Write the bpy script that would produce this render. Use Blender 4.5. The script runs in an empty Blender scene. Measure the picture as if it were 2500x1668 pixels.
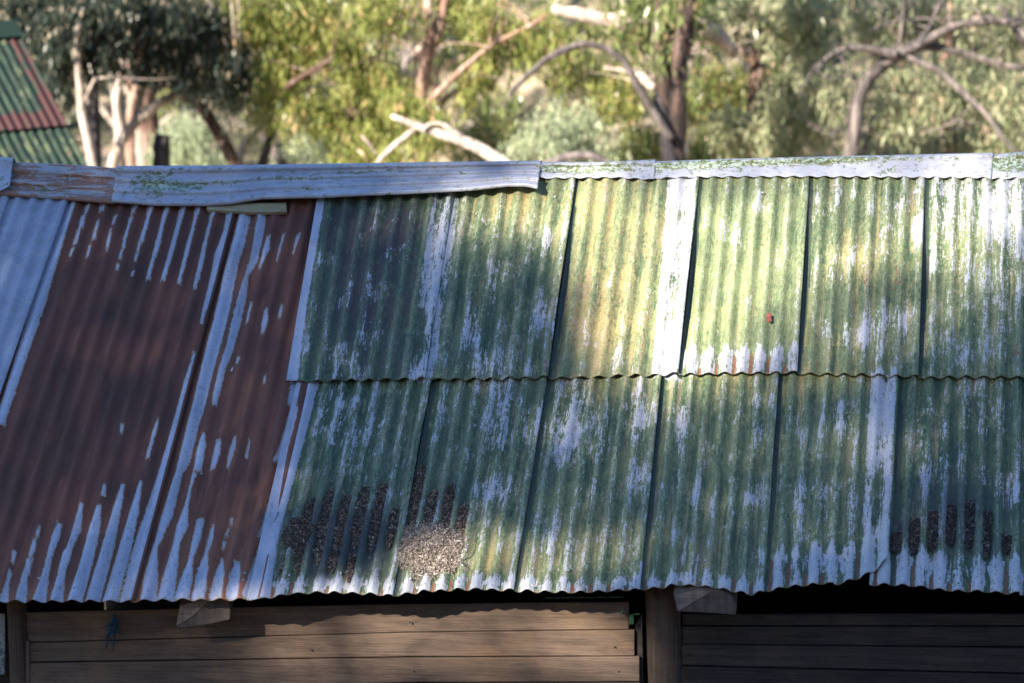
import bpy, math, random
import numpy as np
from mathutils import Vector, Matrix
random.seed(7); rng = np.random.default_rng(11)
scene = bpy.context.scene
col = scene.collection
R = math.radians

# ------------------------------------------------------------------ camera, sky, sun
FPX = 7000.0                        # focal length in pixels of the 2500 px wide photograph
PITCH, YAW, ROLL = R(-10), R(9.6), R(1.62)
TH = R(40)                          # roof pitch
EAVE_Z = 2.1
def cam_axes():
    f = Vector((-math.sin(YAW)*math.cos(PITCH), math.cos(YAW)*math.cos(PITCH), math.sin(PITCH)))
    r = Vector((math.cos(YAW), math.sin(YAW), 0)); u = r.cross(f)
    c, s = math.cos(ROLL), math.sin(ROLL)
    return f, r*c - u*s, u*c + r*s
FW, RT, UP = cam_axes()
def ray(px, py): return FW + RT*((px-1250)/FPX) - UP*((py-834)/FPX)
CAM = Vector((0, 0, EAVE_Z)) - ray(1250, 1450)*12.4
cd = bpy.data.cameras.new('camera'); cam = bpy.data.objects.new('camera', cd); col.objects.link(cam)
cam.matrix_world = Matrix(((RT.x, UP.x, -FW.x, CAM.x), (RT.y, UP.y, -FW.y, CAM.y), (RT.z, UP.z, -FW.z, CAM.z), (0, 0, 0, 1)))
cd.sensor_width = 36; cd.lens = FPX/2500*36; cd.clip_end = 2000; cd.clip_start = .1
cd.dof.use_dof = True; cd.dof.focus_distance = 12.75; cd.dof.aperture_fstop = 2.3; cd.dof.aperture_blades = 9
scene.camera = cam
AZ, EL = R(32), R(31)               # light travels towards +x +y
SUN = Vector((-math.sin(AZ)*math.cos(EL), -math.cos(AZ)*math.cos(EL), math.sin(EL)))
w = bpy.data.worlds.new('World'); scene.world = w; w.use_nodes = True
nt = w.node_tree; sky = nt.nodes.new('ShaderNodeTexSky'); sky.sky_type = 'NISHITA'; sky.sun_disc = False
sky.sun_elevation = EL; sky.sun_rotation = math.atan2(SUN.x, SUN.y); sky.air_density = 1.0; sky.dust_density = .1; sky.ozone_density = 5.0
bg = nt.nodes['Background']; bg.inputs['Strength'].default_value = .1
nt.links.new(sky.outputs[0], bg.inputs['Color'])
sd = bpy.data.lights.new('sun', 'SUN'); sd.energy = 5.0; sd.angle = R(.53); sd.color = (1, .89, .75)
so = bpy.data.objects.new('sun', sd); col.objects.link(so); so.rotation_euler = SUN.to_track_quat('Z', 'Y').to_euler(); so.location = (0, -10, 30)
scene.view_settings.view_transform = 'Standard'; scene.view_settings.look = 'None'
scene.view_settings.exposure = 1.6
scene.render.engine = 'CYCLES'; scene.cycles.use_denoising = True
scene.cycles.max_bounces = 6; scene.cycles.transparent_max_bounces = 4

# ------------------------------------------------------------------ helpers
CN = np.array(CAM)
def rays(px, py):
    px = np.asarray(px, float); py = np.asarray(py, float)
    return np.array(FW) + np.array(RT)*((px-1250)/FPX)[..., None] - np.array(UP)*((py-834)/FPX)[..., None]
NRM = np.array((0, -math.sin(TH), math.cos(TH))); UPS = np.array((0, math.cos(TH), math.sin(TH)))
ORI = np.array((0, 0, EAVE_Z))
def R3(px, py, h=0.):
    """pixel -> 3d point on the front roof plane raised by h"""
    d = rays(px, py); t = (((ORI-CN) @ NRM) + h)/(d @ NRM)
    return CN + d*t[..., None]
def Ruv(px, py, h=0.):
    p = R3(px, py, h) - ORI
    return np.stack([p[..., 0], p @ UPS], -1)
def uv3(u, v, h=0.):
    return ORI + np.stack([u, v*UPS[1]+h*NRM[1], v*UPS[2]+h*NRM[2]], -1)
def proj(p):
    q = p - CN; z = q @ np.array(FW)
    return 1250 + FPX*(q @ np.array(RT))/z, 834 - FPX*(q @ np.array(UP))/z
def PY(px, py, Y):
    """pixel -> 3d point on the vertical plane y = Y"""
    d = np.array(ray(px, py)); return CN + d*((Y-CN[1])/d[1])

def link(o, parent=None):
    col.objects.link(o)
    if parent is not None: o.parent = parent
    return o
def base_of(p):
    l = np.zeros(3)
    while p is not None: l += np.array(p.location); p = p.parent
    return l
def tag(o, label=None, cat=None, group=None, kind=None):
    if label: o['label'] = label
    if cat: o['category'] = cat
    if group: o['group'] = group
    if kind: o['kind'] = kind
    return o
def thing(name, loc, label, cat, group=None, kind=None):
    o = bpy.data.objects.new(name, None); o.location = loc; o.empty_display_size = .2; link(o)
    return tag(o, label, cat, group, kind)
def mesh(name, V, F, mat, parent=None, attrs=None, smooth=True, origin=None):
    """V (n,3) world coordinates, F (m,k) same-size faces or list of lists"""
    V = np.asarray(V, float)
    b = base_of(parent)
    loc = np.zeros(3)
    if origin is not None: loc = np.asarray(origin, float) - b; 
    V = V - b - loc
    me = bpy.data.meshes.new(name)
    if isinstance(F, np.ndarray):
        n, k = F.shape
        me.vertices.add(len(V)); me.vertices.foreach_set('co', V.astype(np.float32).ravel())
        me.loops.add(n*k); me.loops.foreach_set('vertex_index', F.astype(np.int32).ravel())
        me.polygons.add(n); me.polygons.foreach_set('loop_start', np.arange(0, n*k, k, dtype=np.int32))
        me.polygons.foreach_set('loop_total', np.full(n, k, np.int32)); me.update(calc_edges=True)
    else:
        me.from_pydata([tuple(v) for v in V], [], [tuple(f) for f in F]); me.update()
    if smooth: me.polygons.foreach_set('use_smooth', np.ones(len(me.polygons), bool))
    for k, (t, a) in (attrs or {}).items():
        at = me.attributes.new(k, t, 'POINT')
        at.data.foreach_set({'FLOAT': 'value', 'FLOAT_VECTOR': 'vector', 'FLOAT_COLOR': 'color'}[t], np.asarray(a, np.float32).ravel())
    me.materials.append(mat)
    o = bpy.data.objects.new(name, me); link(o, parent); o.location = loc
    return o
def join(parts):
    V, F, n = [], [], 0
    for v, f in parts:
        V.append(np.asarray(v, float)); F += [[i+n for i in q] for q in f]; n += len(v)
    return np.concatenate(V), F
def box(c, s, rz=0):
    x, y, z = np.array(s)/2
    v = np.array([(a*x, b*y, d*z) for a in (-1, 1) for b in (-1, 1) for d in (-1, 1)])
    c_, s_ = math.cos(rz), math.sin(rz)
    v = np.stack([v[:, 0]*c_-v[:, 1]*s_, v[:, 0]*s_+v[:, 1]*c_, v[:, 2]], 1) + np.array(c)
    return v, [[0, 1, 3, 2], [4, 6, 7, 5], [0, 4, 5, 1], [2, 3, 7, 6], [0, 2, 6, 4], [1, 5, 7, 3]]
def prism(poly, d):
    """polygon of 3d points extruded by vector d"""
    P = np.array(poly, float); n = len(P)
    v = np.concatenate([P, P+np.array(d)])
    f = [list(range(n))[::-1], list(range(n, 2*n))] + [[i, (i+1) % n, n+(i+1) % n, n+i] for i in range(n)]
    return v, f
def tube(pts, rad, seg=10, bump=.08, sd=0):
    """bumpy tapered tube along resampled points"""
    pts = np.array(pts, float); rad = np.array(rad, float)
    L = np.r_[0, np.cumsum(np.linalg.norm(np.diff(pts, axis=0), axis=1))]
    n = max(4, int(L[-1]/max(.05, rad.mean()*1.3))); n = min(n, 60)
    q = np.linspace(0, L[-1], n)
    P = np.stack([np.interp(q, L, pts[:, k]) for k in range(3)], 1)
    for _ in range(2): P[1:-1] = (P[:-2]+2*P[1:-1]+P[2:])/4
    rr = np.interp(q, L, rad)
    T = np.gradient(P, axis=0); T /= np.linalg.norm(T, axis=1)[:, None]+1e-9
    ref = np.array((0, 1., 0)) if abs(T.mean(0)[1]) < .8 else np.array((1., 0, 0))
    A = np.cross(T, ref); A /= np.linalg.norm(A, axis=1)[:, None]; B = np.cross(T, A)
    g = np.random.default_rng(int(sd)+5)
    ang = np.linspace(0, 2*math.pi, seg, endpoint=False)
    b = 1+bump*g.standard_normal((n, seg))+bump*1.2*g.standard_normal(seg)[None]
    V = P[:, None] + (A[:, None]*np.cos(ang)[None, :, None] + B[:, None]*np.sin(ang)[None, :, None])*(rr[:, None]*b)[..., None]
    V = V.reshape(-1, 3); F = []
    for i in range(n-1):
        for j in range(seg):
            k = (j+1) % seg; F.append([i*seg+j, i*seg+k, (i+1)*seg+k, (i+1)*seg+j])
    F.append(list(range(seg))[::-1]); F.append([(n-1)*seg+j for j in range(seg)])
    return V, F

# ------------------------------------------------------------------ node helper
class G:
    def __init__(s, name, rough=.6, spec=.4):
        s.m = bpy.data.materials.new(name); s.m.use_nodes = True; s.t = s.m.node_tree
        s.b = s.t.nodes['Principled BSDF']; s.b.inputs['Roughness'].default_value = rough
        s.b.inputs['Specular IOR Level'].default_value = spec
    def N(s, k): return s.t.nodes.new(k)
    def put(s, sock, v):
        if isinstance(v, (int, float)): sock.default_value = v
        elif isinstance(v, tuple): sock.default_value = v if len(v) != 3 or sock.type == 'VECTOR' else v+(1,)
        else: s.t.links.new(v, sock)
    def attr(s, n, out='Vector'):
        a = s.N('ShaderNodeAttribute'); a.attribute_name = n; return a.outputs[out]
    def col4(s, n):
        a = s.N('ShaderNodeAttribute'); a.attribute_name = n; x = s.N('ShaderNodeSeparateColor'); s.t.links.new(a.outputs['Color'], x.inputs[0])
        return x.outputs[0], x.outputs[1], x.outputs[2], a.outputs['Alpha']
    def geo(s): return s.N('ShaderNodeNewGeometry').outputs['Position']
    def obj(s): return s.N('ShaderNodeTexCoord').outputs['Object']
    def scale(s, v, sc, off=(0, 0, 0)):
        m = s.N('ShaderNodeMapping'); s.put(m.inputs['Vector'], v); m.inputs['Scale'].default_value = sc; m.inputs['Location'].default_value = off; return m.outputs[0]
    def noise(s, v, sc, detail=4, rough=.6, dist=0., off=(0, 0, 0)):
        n = s.N('ShaderNodeTexNoise'); s.put(n.inputs['Vector'], s.scale(v, sc, off)); n.inputs['Scale'].default_value = 1
        n.inputs['Detail'].default_value = detail; n.inputs['Roughness'].default_value = rough; n.inputs['Distortion'].default_value = dist; return s.op('MULTIPLY_ADD', n.outputs[0], 2., -.5)
    def op(s, o, a, b=0., c=0.):
        m = s.N('ShaderNodeMath'); m.operation = o; s.put(m.inputs[0], a); s.put(m.inputs[1], b); s.put(m.inputs[2], c); return m.outputs[0]
    def add(s, *a):
        r = a[0]
        for x in a[1:]: r = s.op('ADD', r, x)
        return r
    def mul(s, a, b): return s.op('MULTIPLY', a, b)
    def cen(s, n, k): return s.op('MULTIPLY_ADD', n, k, -.5*k)      # (n-.5)*k
    def ss(s, x, lo, hi, a=0., b=1.):
        m = s.N('ShaderNodeMapRange'); m.interpolation_type = 'SMOOTHSTEP'; s.put(m.inputs[0], x)
        for i, v in ((1, lo), (2, hi), (3, a), (4, b)): m.inputs[i].default_value = v
        return m.outputs[0]
    def mix(s, f, a, b, mode='MIX'):
        m = s.N('ShaderNodeMix'); m.data_type = 'RGBA'; m.blend_type = mode; s.put(m.inputs[0], f); s.put(m.inputs[6], a); s.put(m.inputs[7], b); return m.outputs[2]
    def bump(s, h, dist, strength=1.):
        b = s.N('ShaderNodeBump'); b.inputs['Distance'].default_value = dist; b.inputs['Strength'].default_value = strength; s.put(b.inputs['Height'], h); s.t.links.new(b.outputs[0], s.b.inputs['Normal'])
    def out(s, c): s.put(s.b.inputs['Base Color'], c); return s.m

# ---- painted, weathered corrugated iron
def mat_painted():
    g = G('weathered_green_paint', .5, .45)
    v = g.attr('suv'); W, Rr, O, D = g.col4('fa'); L, Z, S, C = g.col4('fb')
    n1 = g.noise(v, (95, 7, 1), 4, .65, .6); n2 = g.noise(v, (30, 3.2, 1), 4, .6, .4, (3, 1, 0)); n3 = g.noise(v, (7, 5, 1), 3, .55, 0, (9, 4, 0))
    n4 = g.noise(v, (260, 170, 1), 3, .7, 0, (1, 7, 0)); n5 = g.noise(v, (60, 26, 1), 5, .7, 1.2, (5, 5, 0)); n6 = g.noise(v, (45, 2.2, 1), 3, .6, .2, (15, 8, 0))
    n7 = g.noise(v, (120, 34, 1), 5, .75, .8, (25, 3, 0)); Cc = g.cen(C, .35)
    c = g.mix(g.ss(g.add(n2, g.cen(n5, .5), g.cen(n7, .4), L, Cc), .0, 1.0), (.045, .082, .046), (.170, .205, .105))
    c = g.mix(g.ss(g.add(n3, g.cen(n6, .6), g.cen(n7, .5), g.mul(L, .7)), .45, 1.15), c, (.24, .295, .14))
    c = g.mix(g.ss(g.add(g.cen(n6, .8), g.cen(n5, .4), g.cen(n7, .4), Cc), .05, .6, 0, .5), c, (.32, .335, .28))
    c = g.mix(g.ss(g.add(O, g.cen(n6, .9), g.cen(n3, .4), g.cen(n5, .5), g.mul(Cc, -.5)), .2, .95, 0, .85), c, (.30, .235, .10))
    c = g.mix(g.ss(g.add(n4, g.cen(n7, .9), g.cen(n2, .5), g.mul(C, -.15)), .62, .95, 0, .75), c, (.12, .105, .085))
    c = g.mix(g.ss(g.add(n6, g.cen(n3, .8), g.cen(n7, .9)), .72, 1.15, 0, .6), c, (.23, .155, .13))
    c = g.mix(.75, c, g.mix(g.ss(g.add(n4, g.cen(n7, .8)), -.1, 1.1), (.38, .38, .40), (1.8, 1.8, 1.75)), 'MULTIPLY')
    c = g.mix(g.ss(g.add(D, g.cen(n1, .6), g.cen(n5, .9), g.cen(n2, .5), g.mul(C, -.12)), .2, .75, 0, .9), c, (.060, .045, .050))
    c = g.mix(g.ss(g.add(W, g.mul(C, .22), g.cen(n1, 1.), g.cen(n2, .6), g.cen(n5, .75), g.cen(n4, .35), g.cen(n3, .7), g.cen(n7, .4)), .54, .80), c, g.mix(g.ss(g.add(n7, g.cen(n4, .8)), .0, .9), (.33, .335, .37), (.52, .53, .58)))
    c = g.mix(g.ss(g.add(g.mul(W, .6), g.cen(n4, .8), g.cen(n5, .7), g.cen(n1, .6)), .58, .72, 0, .7), c, (.46, .5, .5))
    c = g.mix(g.ss(g.add(Rr, g.cen(n5, .9), g.cen(n2, .4)), .45, .62, 0, .9), c, (.22, .085, .045))
    c = g.mix(g.ss(g.add(Rr, g.cen(n5, .9), g.cen(g.noise(v, (75, 60, 1), 2, .5, 0, (2, 2, 0)), 2.0)), .85, .95, 0, .8), c, (.17, .06, .035))
    zz = g.mix(g.ss(n3, .3, .7), (.38, .40, .49), (.47, .49, .58)); zz = g.mix(g.ss(g.add(n4, g.cen(n5, .5)), .62, .8, 0, .5), zz, (.15, .16, .17))
    c = g.mix(g.ss(g.add(Z, g.cen(n5, 7.), g.cen(n4, 3.)), -1., 1.2), c, zz)
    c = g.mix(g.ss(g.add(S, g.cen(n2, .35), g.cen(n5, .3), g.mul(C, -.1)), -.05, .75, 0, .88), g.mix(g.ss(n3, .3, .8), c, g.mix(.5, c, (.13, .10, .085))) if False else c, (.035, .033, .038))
    g.put(g.b.inputs['Roughness'], g.ss(n5, .3, .7, .36, .62))
    g.bump(g.add(g.mul(n5, .7), g.mul(n4, .4), g.mul(n1, .5)), .0022, .9)
    return g.out(c)
# ---- bare rust with zinc left on the ridges
def mat_rust():
    g = G('rusted_iron', .62, .3)
    v = g.attr('suv'); W, Rr, O, D = g.col4('fa'); L, Z, S, C = g.col4('fb')
    n1 = g.noise(v, (60, 7, 1), 4, .6, .4); n3 = g.noise(v, (9, 2.2, 1), 3, .55, .3, (9, 4, 0)); n4 = g.noise(v, (230, 190, 1), 3, .7); n5 = g.noise(v, (110, 45, 1), 4, .7, .8, (5, 5, 0))
    c = g.mix(g.ss(g.add(n3, g.cen(n1, .5), g.mul(O, .5)), .0, 1.15), (.080, .036, .029), (.18, .070, .046))
    c = g.mix(g.ss(g.add(O, g.cen(n1, .6), g.cen(n3, .6)), .45, 1.), c, (.23, .095, .055))
    c = g.mix(g.ss(g.add(D, g.cen(n3, .6), g.cen(n5, .5)), .3, .9, 0, .9), c, (.018, .018, .017))
    c = g.mix(g.ss(g.add(g.mul(D, .10), n4), .72, .80, 0, .5), c, (.10, .16, .14))
    zz = g.mix(g.ss(g.add(n3, g.cen(n4, .6)), .3, .75), (.34, .365, .46), (.45, .475, .58)); zz = g.mix(g.ss(g.add(n5, g.cen(n4, .5)), .62, .75, 0, .6), zz, (.15, .155, .16))
    e = g.add(Z, g.cen(n5, 7.), g.cen(n4, 2.5))
    c = g.mix(g.ss(e, -1.6, -.6), c, (.36, .33, .29)); c = g.mix(g.ss(e, .6, 1.6), c, zz)
    g.put(g.b.inputs['Roughness'], g.ss(e, -1., 1., .62, .42))
    g.bump(g.add(g.mul(n5, .6), g.mul(n4, .5), g.mul(g.ss(e, -1, 1), .25)), .0016, .8)
    return g.out(c)
def mat_zinc(name='galvanised_iron', rust=0., moss=.0, tint=(.37, .405, .50), tint2=(.25, .28, .365)):
    g = G(name, .48, .45)
    v = g.obj() if name != 'galvanised_iron' else g.attr('suv')
    n1 = g.noise(v, (4, 50, 50), 4, .6, .3); n3 = g.noise(v, (7, 7, 7), 4, .6); n4 = g.noise(v, (150, 150, 150), 3, .7); n5 = g.noise(v, (28, 40, 40), 5, .7, .8)
    c = g.mix(g.ss(g.add(n3, g.cen(n4, .5)), -.1, 1.), tint2, tint)
    c = g.mix(g.ss(g.add(n5, g.cen(n1, .5)), .6, .75, 0, .6), c, (.17, .18, .19))
    c = g.mix(g.ss(g.add(n1, g.cen(n5, .5)), .62-.0, .78, 0, .5), c, (.46, .47, .48))
    if rust: c = g.mix(g.ss(g.add(n1, g.cen(n5, .5), g.cen(n3, .5)), .66-rust, .72-rust, 0, .85), c, (.27, .11, .06))
    if moss:
        mk = g.attr('moss', 'Fac')
        c = g.mix(g.ss(g.add(mk, g.cen(n5, 1.5), g.cen(n4, .9)), .30, .5), c, (.12, .15, .05))
        c = g.mix(g.ss(g.add(mk, g.cen(g.noise(v, (60, 90, 90), 3, .6, 0, (4, 4, 4)), 1.9), g.cen(n4, .8)), .75, .82), c, (.42, .52, .44))
    g.bump(g.add(g.mul(n5, .5), g.mul(n4, .4)), .0015, .7)
    return g.out(c)
def mat_wood(name, c1, c2, c3, sc=(2.2, 30, 30), axis='x'):
    g = G(name, .75, .25); v = g.geo()
    s1 = sc if axis == 'x' else (sc[1], sc[2], sc[0])
    n1 = g.noise(v, s1, 5, .65, .4); n2 = g.noise(v, tuple(a*4 for a in s1), 3, .6); n3 = g.noise(v, (3, 3, 5), 4, .6, .6, (3, 0, 0))
    c = g.mix(g.ss(g.add(n1, g.cen(n2, .4)), .0, 1.), c1, c2); c = g.mix(g.ss(n3, .5, 1.1, 0, .6), c, c3)
    c = g.mix(g.ss(g.add(n3, g.cen(n1, .25)), .0, .36, .65, 0), c, (.05, .038, .03))
    oi = g.N('ShaderNodeObjectInfo').outputs['Random']; n9 = g.noise(v, (7, 7, 22), 5, .7, .8, (7, 0, 3)); n8 = g.noise(v, (1.4, 60, 160) if axis == 'x' else (60, 60, 1.4), 3, .6)
    c = g.mix(1., c, g.mix(g.ss(g.add(g.mul(n9, .6), g.mul(n8, .5), g.mul(oi, .35)), .1, 1.2), (.55, .55, .57), (1.4, 1.38, 1.35)), 'MULTIPLY'); c = g.mix(g.ss(g.add(n8, g.cen(n9, .5)), .85, 1.0, 0, .6), c, (.03, .024, .02))
    g.bump(g.add(n1, g.mul(n2, .6)), .003, .7); return g.out(c)
def mat_noise(name, cols, sc, rough=.9, bump=.01, thr=(.35, .5, .65), spec=.15):
    g = G(name, rough, spec); v = g.geo(); n = g.noise(v, (sc,)*3, 6, .65, .3); m = g.noise(v, (sc*5.3,)*3, 4, .7)
    f = g.add(n, g.cen(m, .5)); c = cols[0]
    for k in range(1, len(cols)): c = g.mix(g.ss(f, thr[k-1]-.06, thr[k-1]+.06), c, cols[k])
    g.bump(m, bump, .8); return g.out(c)
def mat_leaf(name, ca, cb, cc, tr=.35, rough=.5, th=.86):
    g = G(name, rough, .35); r = g.attr('rnd', 'Fac')
    c = g.mix(g.ss(r, 0, .6), ca, cb); c = g.mix(g.ss(r, th, th+.1), c, cc); g.out(c)
    t = g.N('ShaderNodeBsdfTranslucent'); g.put(t.inputs[0], c); m = g.N('ShaderNodeMixShader'); m.inputs[0].default_value = tr
    g.t.links.new(g.b.outputs[0], m.inputs[1]); g.t.links.new(t.outputs[0], m.inputs[2]); g.t.links.new(m.outputs[0], g.t.nodes['Material Output'].inputs[0]); return g.m
def mat_bits(name, ca, cb, cc):
    g = G(name, .85, .2); r = g.attr('rnd', 'Fac'); c = g.mix(g.ss(r, 0, .55), ca, cb); c = g.mix(g.ss(r, .7, 1.), c, cc); return g.out(c)
def mat_bark(name, c1, c2, c3):
    g = G(name, .8, .2); v = g.geo(); n = g.noise(v, (9, 9, 1.6), 5, .65, .8); m = g.noise(v, (40, 40, 8), 3, .6)
    c = g.mix(g.ss(g.add(n, g.cen(m, .4)), .38, .55), c1, c2); c = g.mix(g.ss(n, .58, .68), c, c3); g.bump(m, .012, .7); return g.out(c)

M_paint = mat_painted(); M_rust = mat_rust(); M_zinc = mat_zinc()
M_cap = mat_zinc('ridge_iron', 0, 1, (.44, .455, .52), (.30, .315, .38)); M_caprust = mat_zinc('rusty_ridge_iron', .2, 1, (.40, .40, .42), (.27, .27, .30))
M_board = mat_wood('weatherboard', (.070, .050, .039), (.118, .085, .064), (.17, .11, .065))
M_dark = mat_wood('shaded_board', (.021, .018, .017), (.046, .038, .035), (.07, .052, .042))  # board wood with the shade of the right bay put into its colour
M_post = mat_wood('post_wood', (.045, .032, .025), (.085, .062, .048), (.085, .046, .026), (1.5, 30, 30), 'z')
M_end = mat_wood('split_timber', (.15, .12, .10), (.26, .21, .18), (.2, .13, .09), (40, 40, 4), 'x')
M_endd = mat_wood('split_timber_dark', (.05, .043, .04), (.10, .082, .072), (.09, .06, .045), (40, 40, 4), 'x')  # darker part of the log ends, dark from saw marks
M_och = mat_wood('ochre_batten', (.25, .21, .12), (.34, .29, .18), (.20, .16, .09))

# ------------------------------------------------------------------ the shed
sheds = thing('timber_shed', (0, 1.2, 0), 'weathered timber shed under a rusty and peeling green corrugated iron roof', 'shed')
A = .0108
def lines_sd(lines, X, Y):
    sd = np.full(X.shape, -40.)
    for L in lines:
        L = np.array(L, float); y = L[:, 1]
        xl = np.interp(Y, y, L[:, 0]); hw = np.interp(Y, y, L[:, 2])
        s = hw - np.abs(X-xl); s = np.minimum(s, (Y-y[0])*.5+hw*.3); s = np.minimum(s, (y[-1]-Y)*.5+hw*.3)
        sd = np.maximum(sd, s)
    return sd
SP = {k: [] for k in 'wrodgs'}
def sp(k, *a): SP[k] += list(a)
def splats(k, X, Y):
    r = np.zeros(X.shape)
    for (x, y, rx, ry, a) in SP[k]:
        r += a*np.exp(-((X-x-(y-Y)*.10)/rx)**2 - ((Y-y)/ry)**2)
    return r
def bandw(lines, X, Y):
    r = np.zeros(X.shape)
    for (x1, y1, x2, y2, hw, a) in lines:
        xl = x1+(x2-x1)*(Y-y1)/(y2-y1); m = np.clip((hw-np.abs(X-xl))/8+.5, 0, 1)*np.clip((Y-y1)/14+1, 0, 1)*np.clip((y2-Y)/14+1, 0, 1); r = np.maximum(r, m*a)
    return r+0.
# hand-read stains and light: w bare/white oxide, r rust, o ochre with painted sun warmth, d purple-brown grime, g bright green with painted sun patches, s soot-dark leaf stain
sp('w', (880, 850, 110, 80, .26), (1000, 640, 40, 80, .1), (1145, 800, 22, 70, .42), (1160, 850, 40, 60, .2), (1320, 770, 22, 90, .38), (1210, 880, 60, 50, .3), (1330, 640, 14, 80, .2),
   (1400, 1010, 45, 90, .40), (1345, 1060, 40, 60, .22), (1230, 1000, 60, 80, .25), (1210, 1190, 50, 30, .38), (850, 1050, 60, 50, .35), (800, 960, 60, 40, .25), (900, 1040, 30, 60, .2),
   (1560, 1000, 25, 90, .38), (1660, 1060, 14, 120, .5), (1695, 1205, 16, 30, .45), (1560, 1170, 20, 90, .25), (1850, 1040, 18, 60, .35), (1800, 1160, 30, 50, .2), (1460, 1130, 30, 120, .2),
   (2060, 1040, 20, 60, .35), (2120, 1000, 20, 60, .25), (1900, 1190, 16, 40, .35), (1945, 1200, 16, 50, .35), (1850, 1190, 16, 50, .3), (2030, 1190, 30, 18, .35), (2080, 1240, 16, 60, .3),
   (2260, 1180, 14, 60, .35), (2400, 1000, 60, 60, .05), (2480, 1200, 18, 80, .35), (2300, 1230, 18, 60, .2),
   (2025, 700, 14, 40, .4), (2110, 825, 16, 40, .6), (2060, 840, 14, 40, .3), (2160, 800, 14, 70, .4), (2205, 790, 20, 60, .4), (2240, 575, 16, 50, .5), (2040, 520, 16, 90, .4), (1800, 590, 16, 60, .4), (1850, 500, 14, 50, .3),
   (2290, 520, 40, 120, .45), (2400, 520, 70, 110, .5), (2480, 560, 50, 150, .45), (2350, 700, 60, 80, .1), (2480, 760, 40, 60, .2), (2330, 870, 60, 40, .12), (1790, 520, 12, 60, .3), (1510, 830, 16, 120, .38), (1480, 720, 8, 60, .3), (1560, 820, 10, 90, .25), (1540, 700, 12, 40, .1))
sp('d', (900, 720, 110, 200, .42), (840, 560, 60, 70, .3), (980, 560, 40, 60, .3), (1370, 830, 28, 110, .45), (1345, 920, 20, 40, .3), (1270, 870, 60, 60, .25), (1540, 560, 30, 80, .2), (1240, 1060, 100, 70, .12), (1350, 1030, 20, 90, .2),
   (1590, 1110, 18, 100, .30), (1500, 1330, 60, 60, .15), (1700, 1350, 160, 40, .18), (2400, 1000, 80, 60, .15), (1960, 970, 30, 60, .2), (1500, 500, 40, 60, .15), (2400, 650, 30, 60, .2), (2060, 600, 20, 60, .2), (1620, 1010, 14, 60, .3))
sp('o', (1250, 500, 160, 60, .30), (1450, 800, 130, 170, .42), (1520, 560, 120, 110, .26), (1300, 480, 80, 40, .2), (1220, 1370, 110, 60, .45), (1180, 1280, 60, 60, .2), (2110, 620, 120, 90, .24), (2000, 850, 150, 60, .15), (1700, 1330, 160, 80, .2), (1450, 1300, 120, 80, .2),
   (1950, 940, 200, 40, .25), (2350, 950, 160, 60, .2), (1500, 950, 120, 30, .25), (1850, 760, 20, 60, .2), (2330, 640, 30, 80, .2), (2470, 700, 30, 90, .2), (2080, 1100, 40, 120, .2), (1290, 570, 60, 50, .1))
sp('r', (2112, 690, 12, 30, .5), (2148, 680, 9, 22, .5), (2192, 690, 12, 45, .6), (2395, 750, 10, 25, .3), (2435, 810, 9, 30, .45), (2480, 860, 16, 40, .4), (2230, 480, 6, 30, .3), (920, 880, 8, 90, .35), (1870, 1385, 50, 20, .3), (1900, 1290, 60, 30, .12),
   (1290, 1230, 8, 30, .3), (2390, 900, 60, 20, .2), (1000, 1180, 8, 40, .3), (1990, 720, 10, 60, .25))
sp('g', (1450, 520, 120, 100, .22), (1800, 700, 110, 130, .34), (1760, 560, 90, 110, .12), (2400, 600, 120, 120, .22), (850, 560, 120, 100, -.15), (1200, 700, 90, 130, -.15), (2380, 1180, 120, 140, -.3), (1280, 480, 60, 60, .2), (1640, 820, 60, 100, .3), (1200, 1350, 100, 80, .2), (1750, 1250, 150, 100, .05))
sp('s', (830, 1260, 150, 110, .16), (1080, 1240, 110, 80, .14), (900, 1410, 120, 30, .16), (770, 1260, 100, 60, .30), (850, 1330, 90, 70, .70), (790, 1320, 60, 60, .35), (930, 1270, 40, 80, .35), (1060, 1220, 60, 50, .25), (2330, 1230, 130, 90, .5), (2200, 1290, 30, 60, .5), (2440, 1340, 50, 40, .35), (2320, 1340, 80, 40, .25), (1130, 1220, 20, 40, .2), (770, 1390, 30, 30, .3))
NAILP = []
WB = [(1092, 485, 1030, 930, 31, .72), (1668, 430, 1629, 920, 38, .8), (2158, 915, 2130, 1405, 33, .78)]
sp('w', (1030, 800, 16, 90, -.5), (1700, 700, 10, 60, -.2), (2140, 1200, 10, 90, -.5), (1075, 520, 12, 40, -.2))
TEAL_SHADE = [(1407, 440, 1343, 922), (1711, 430, 1660, 915), (1980, 430, 1950, 912), (2262, 435, 2246, 920), (1060, 930, 965, 1454), (1619, 920, 1566, 1440), (1908, 915, 1868, 1445), (2202, 915, 2180, 1430), (1339, 930, 1258, 1440)]  # seam strips of teal paint, darkened to paint in the lap shadow
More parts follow.
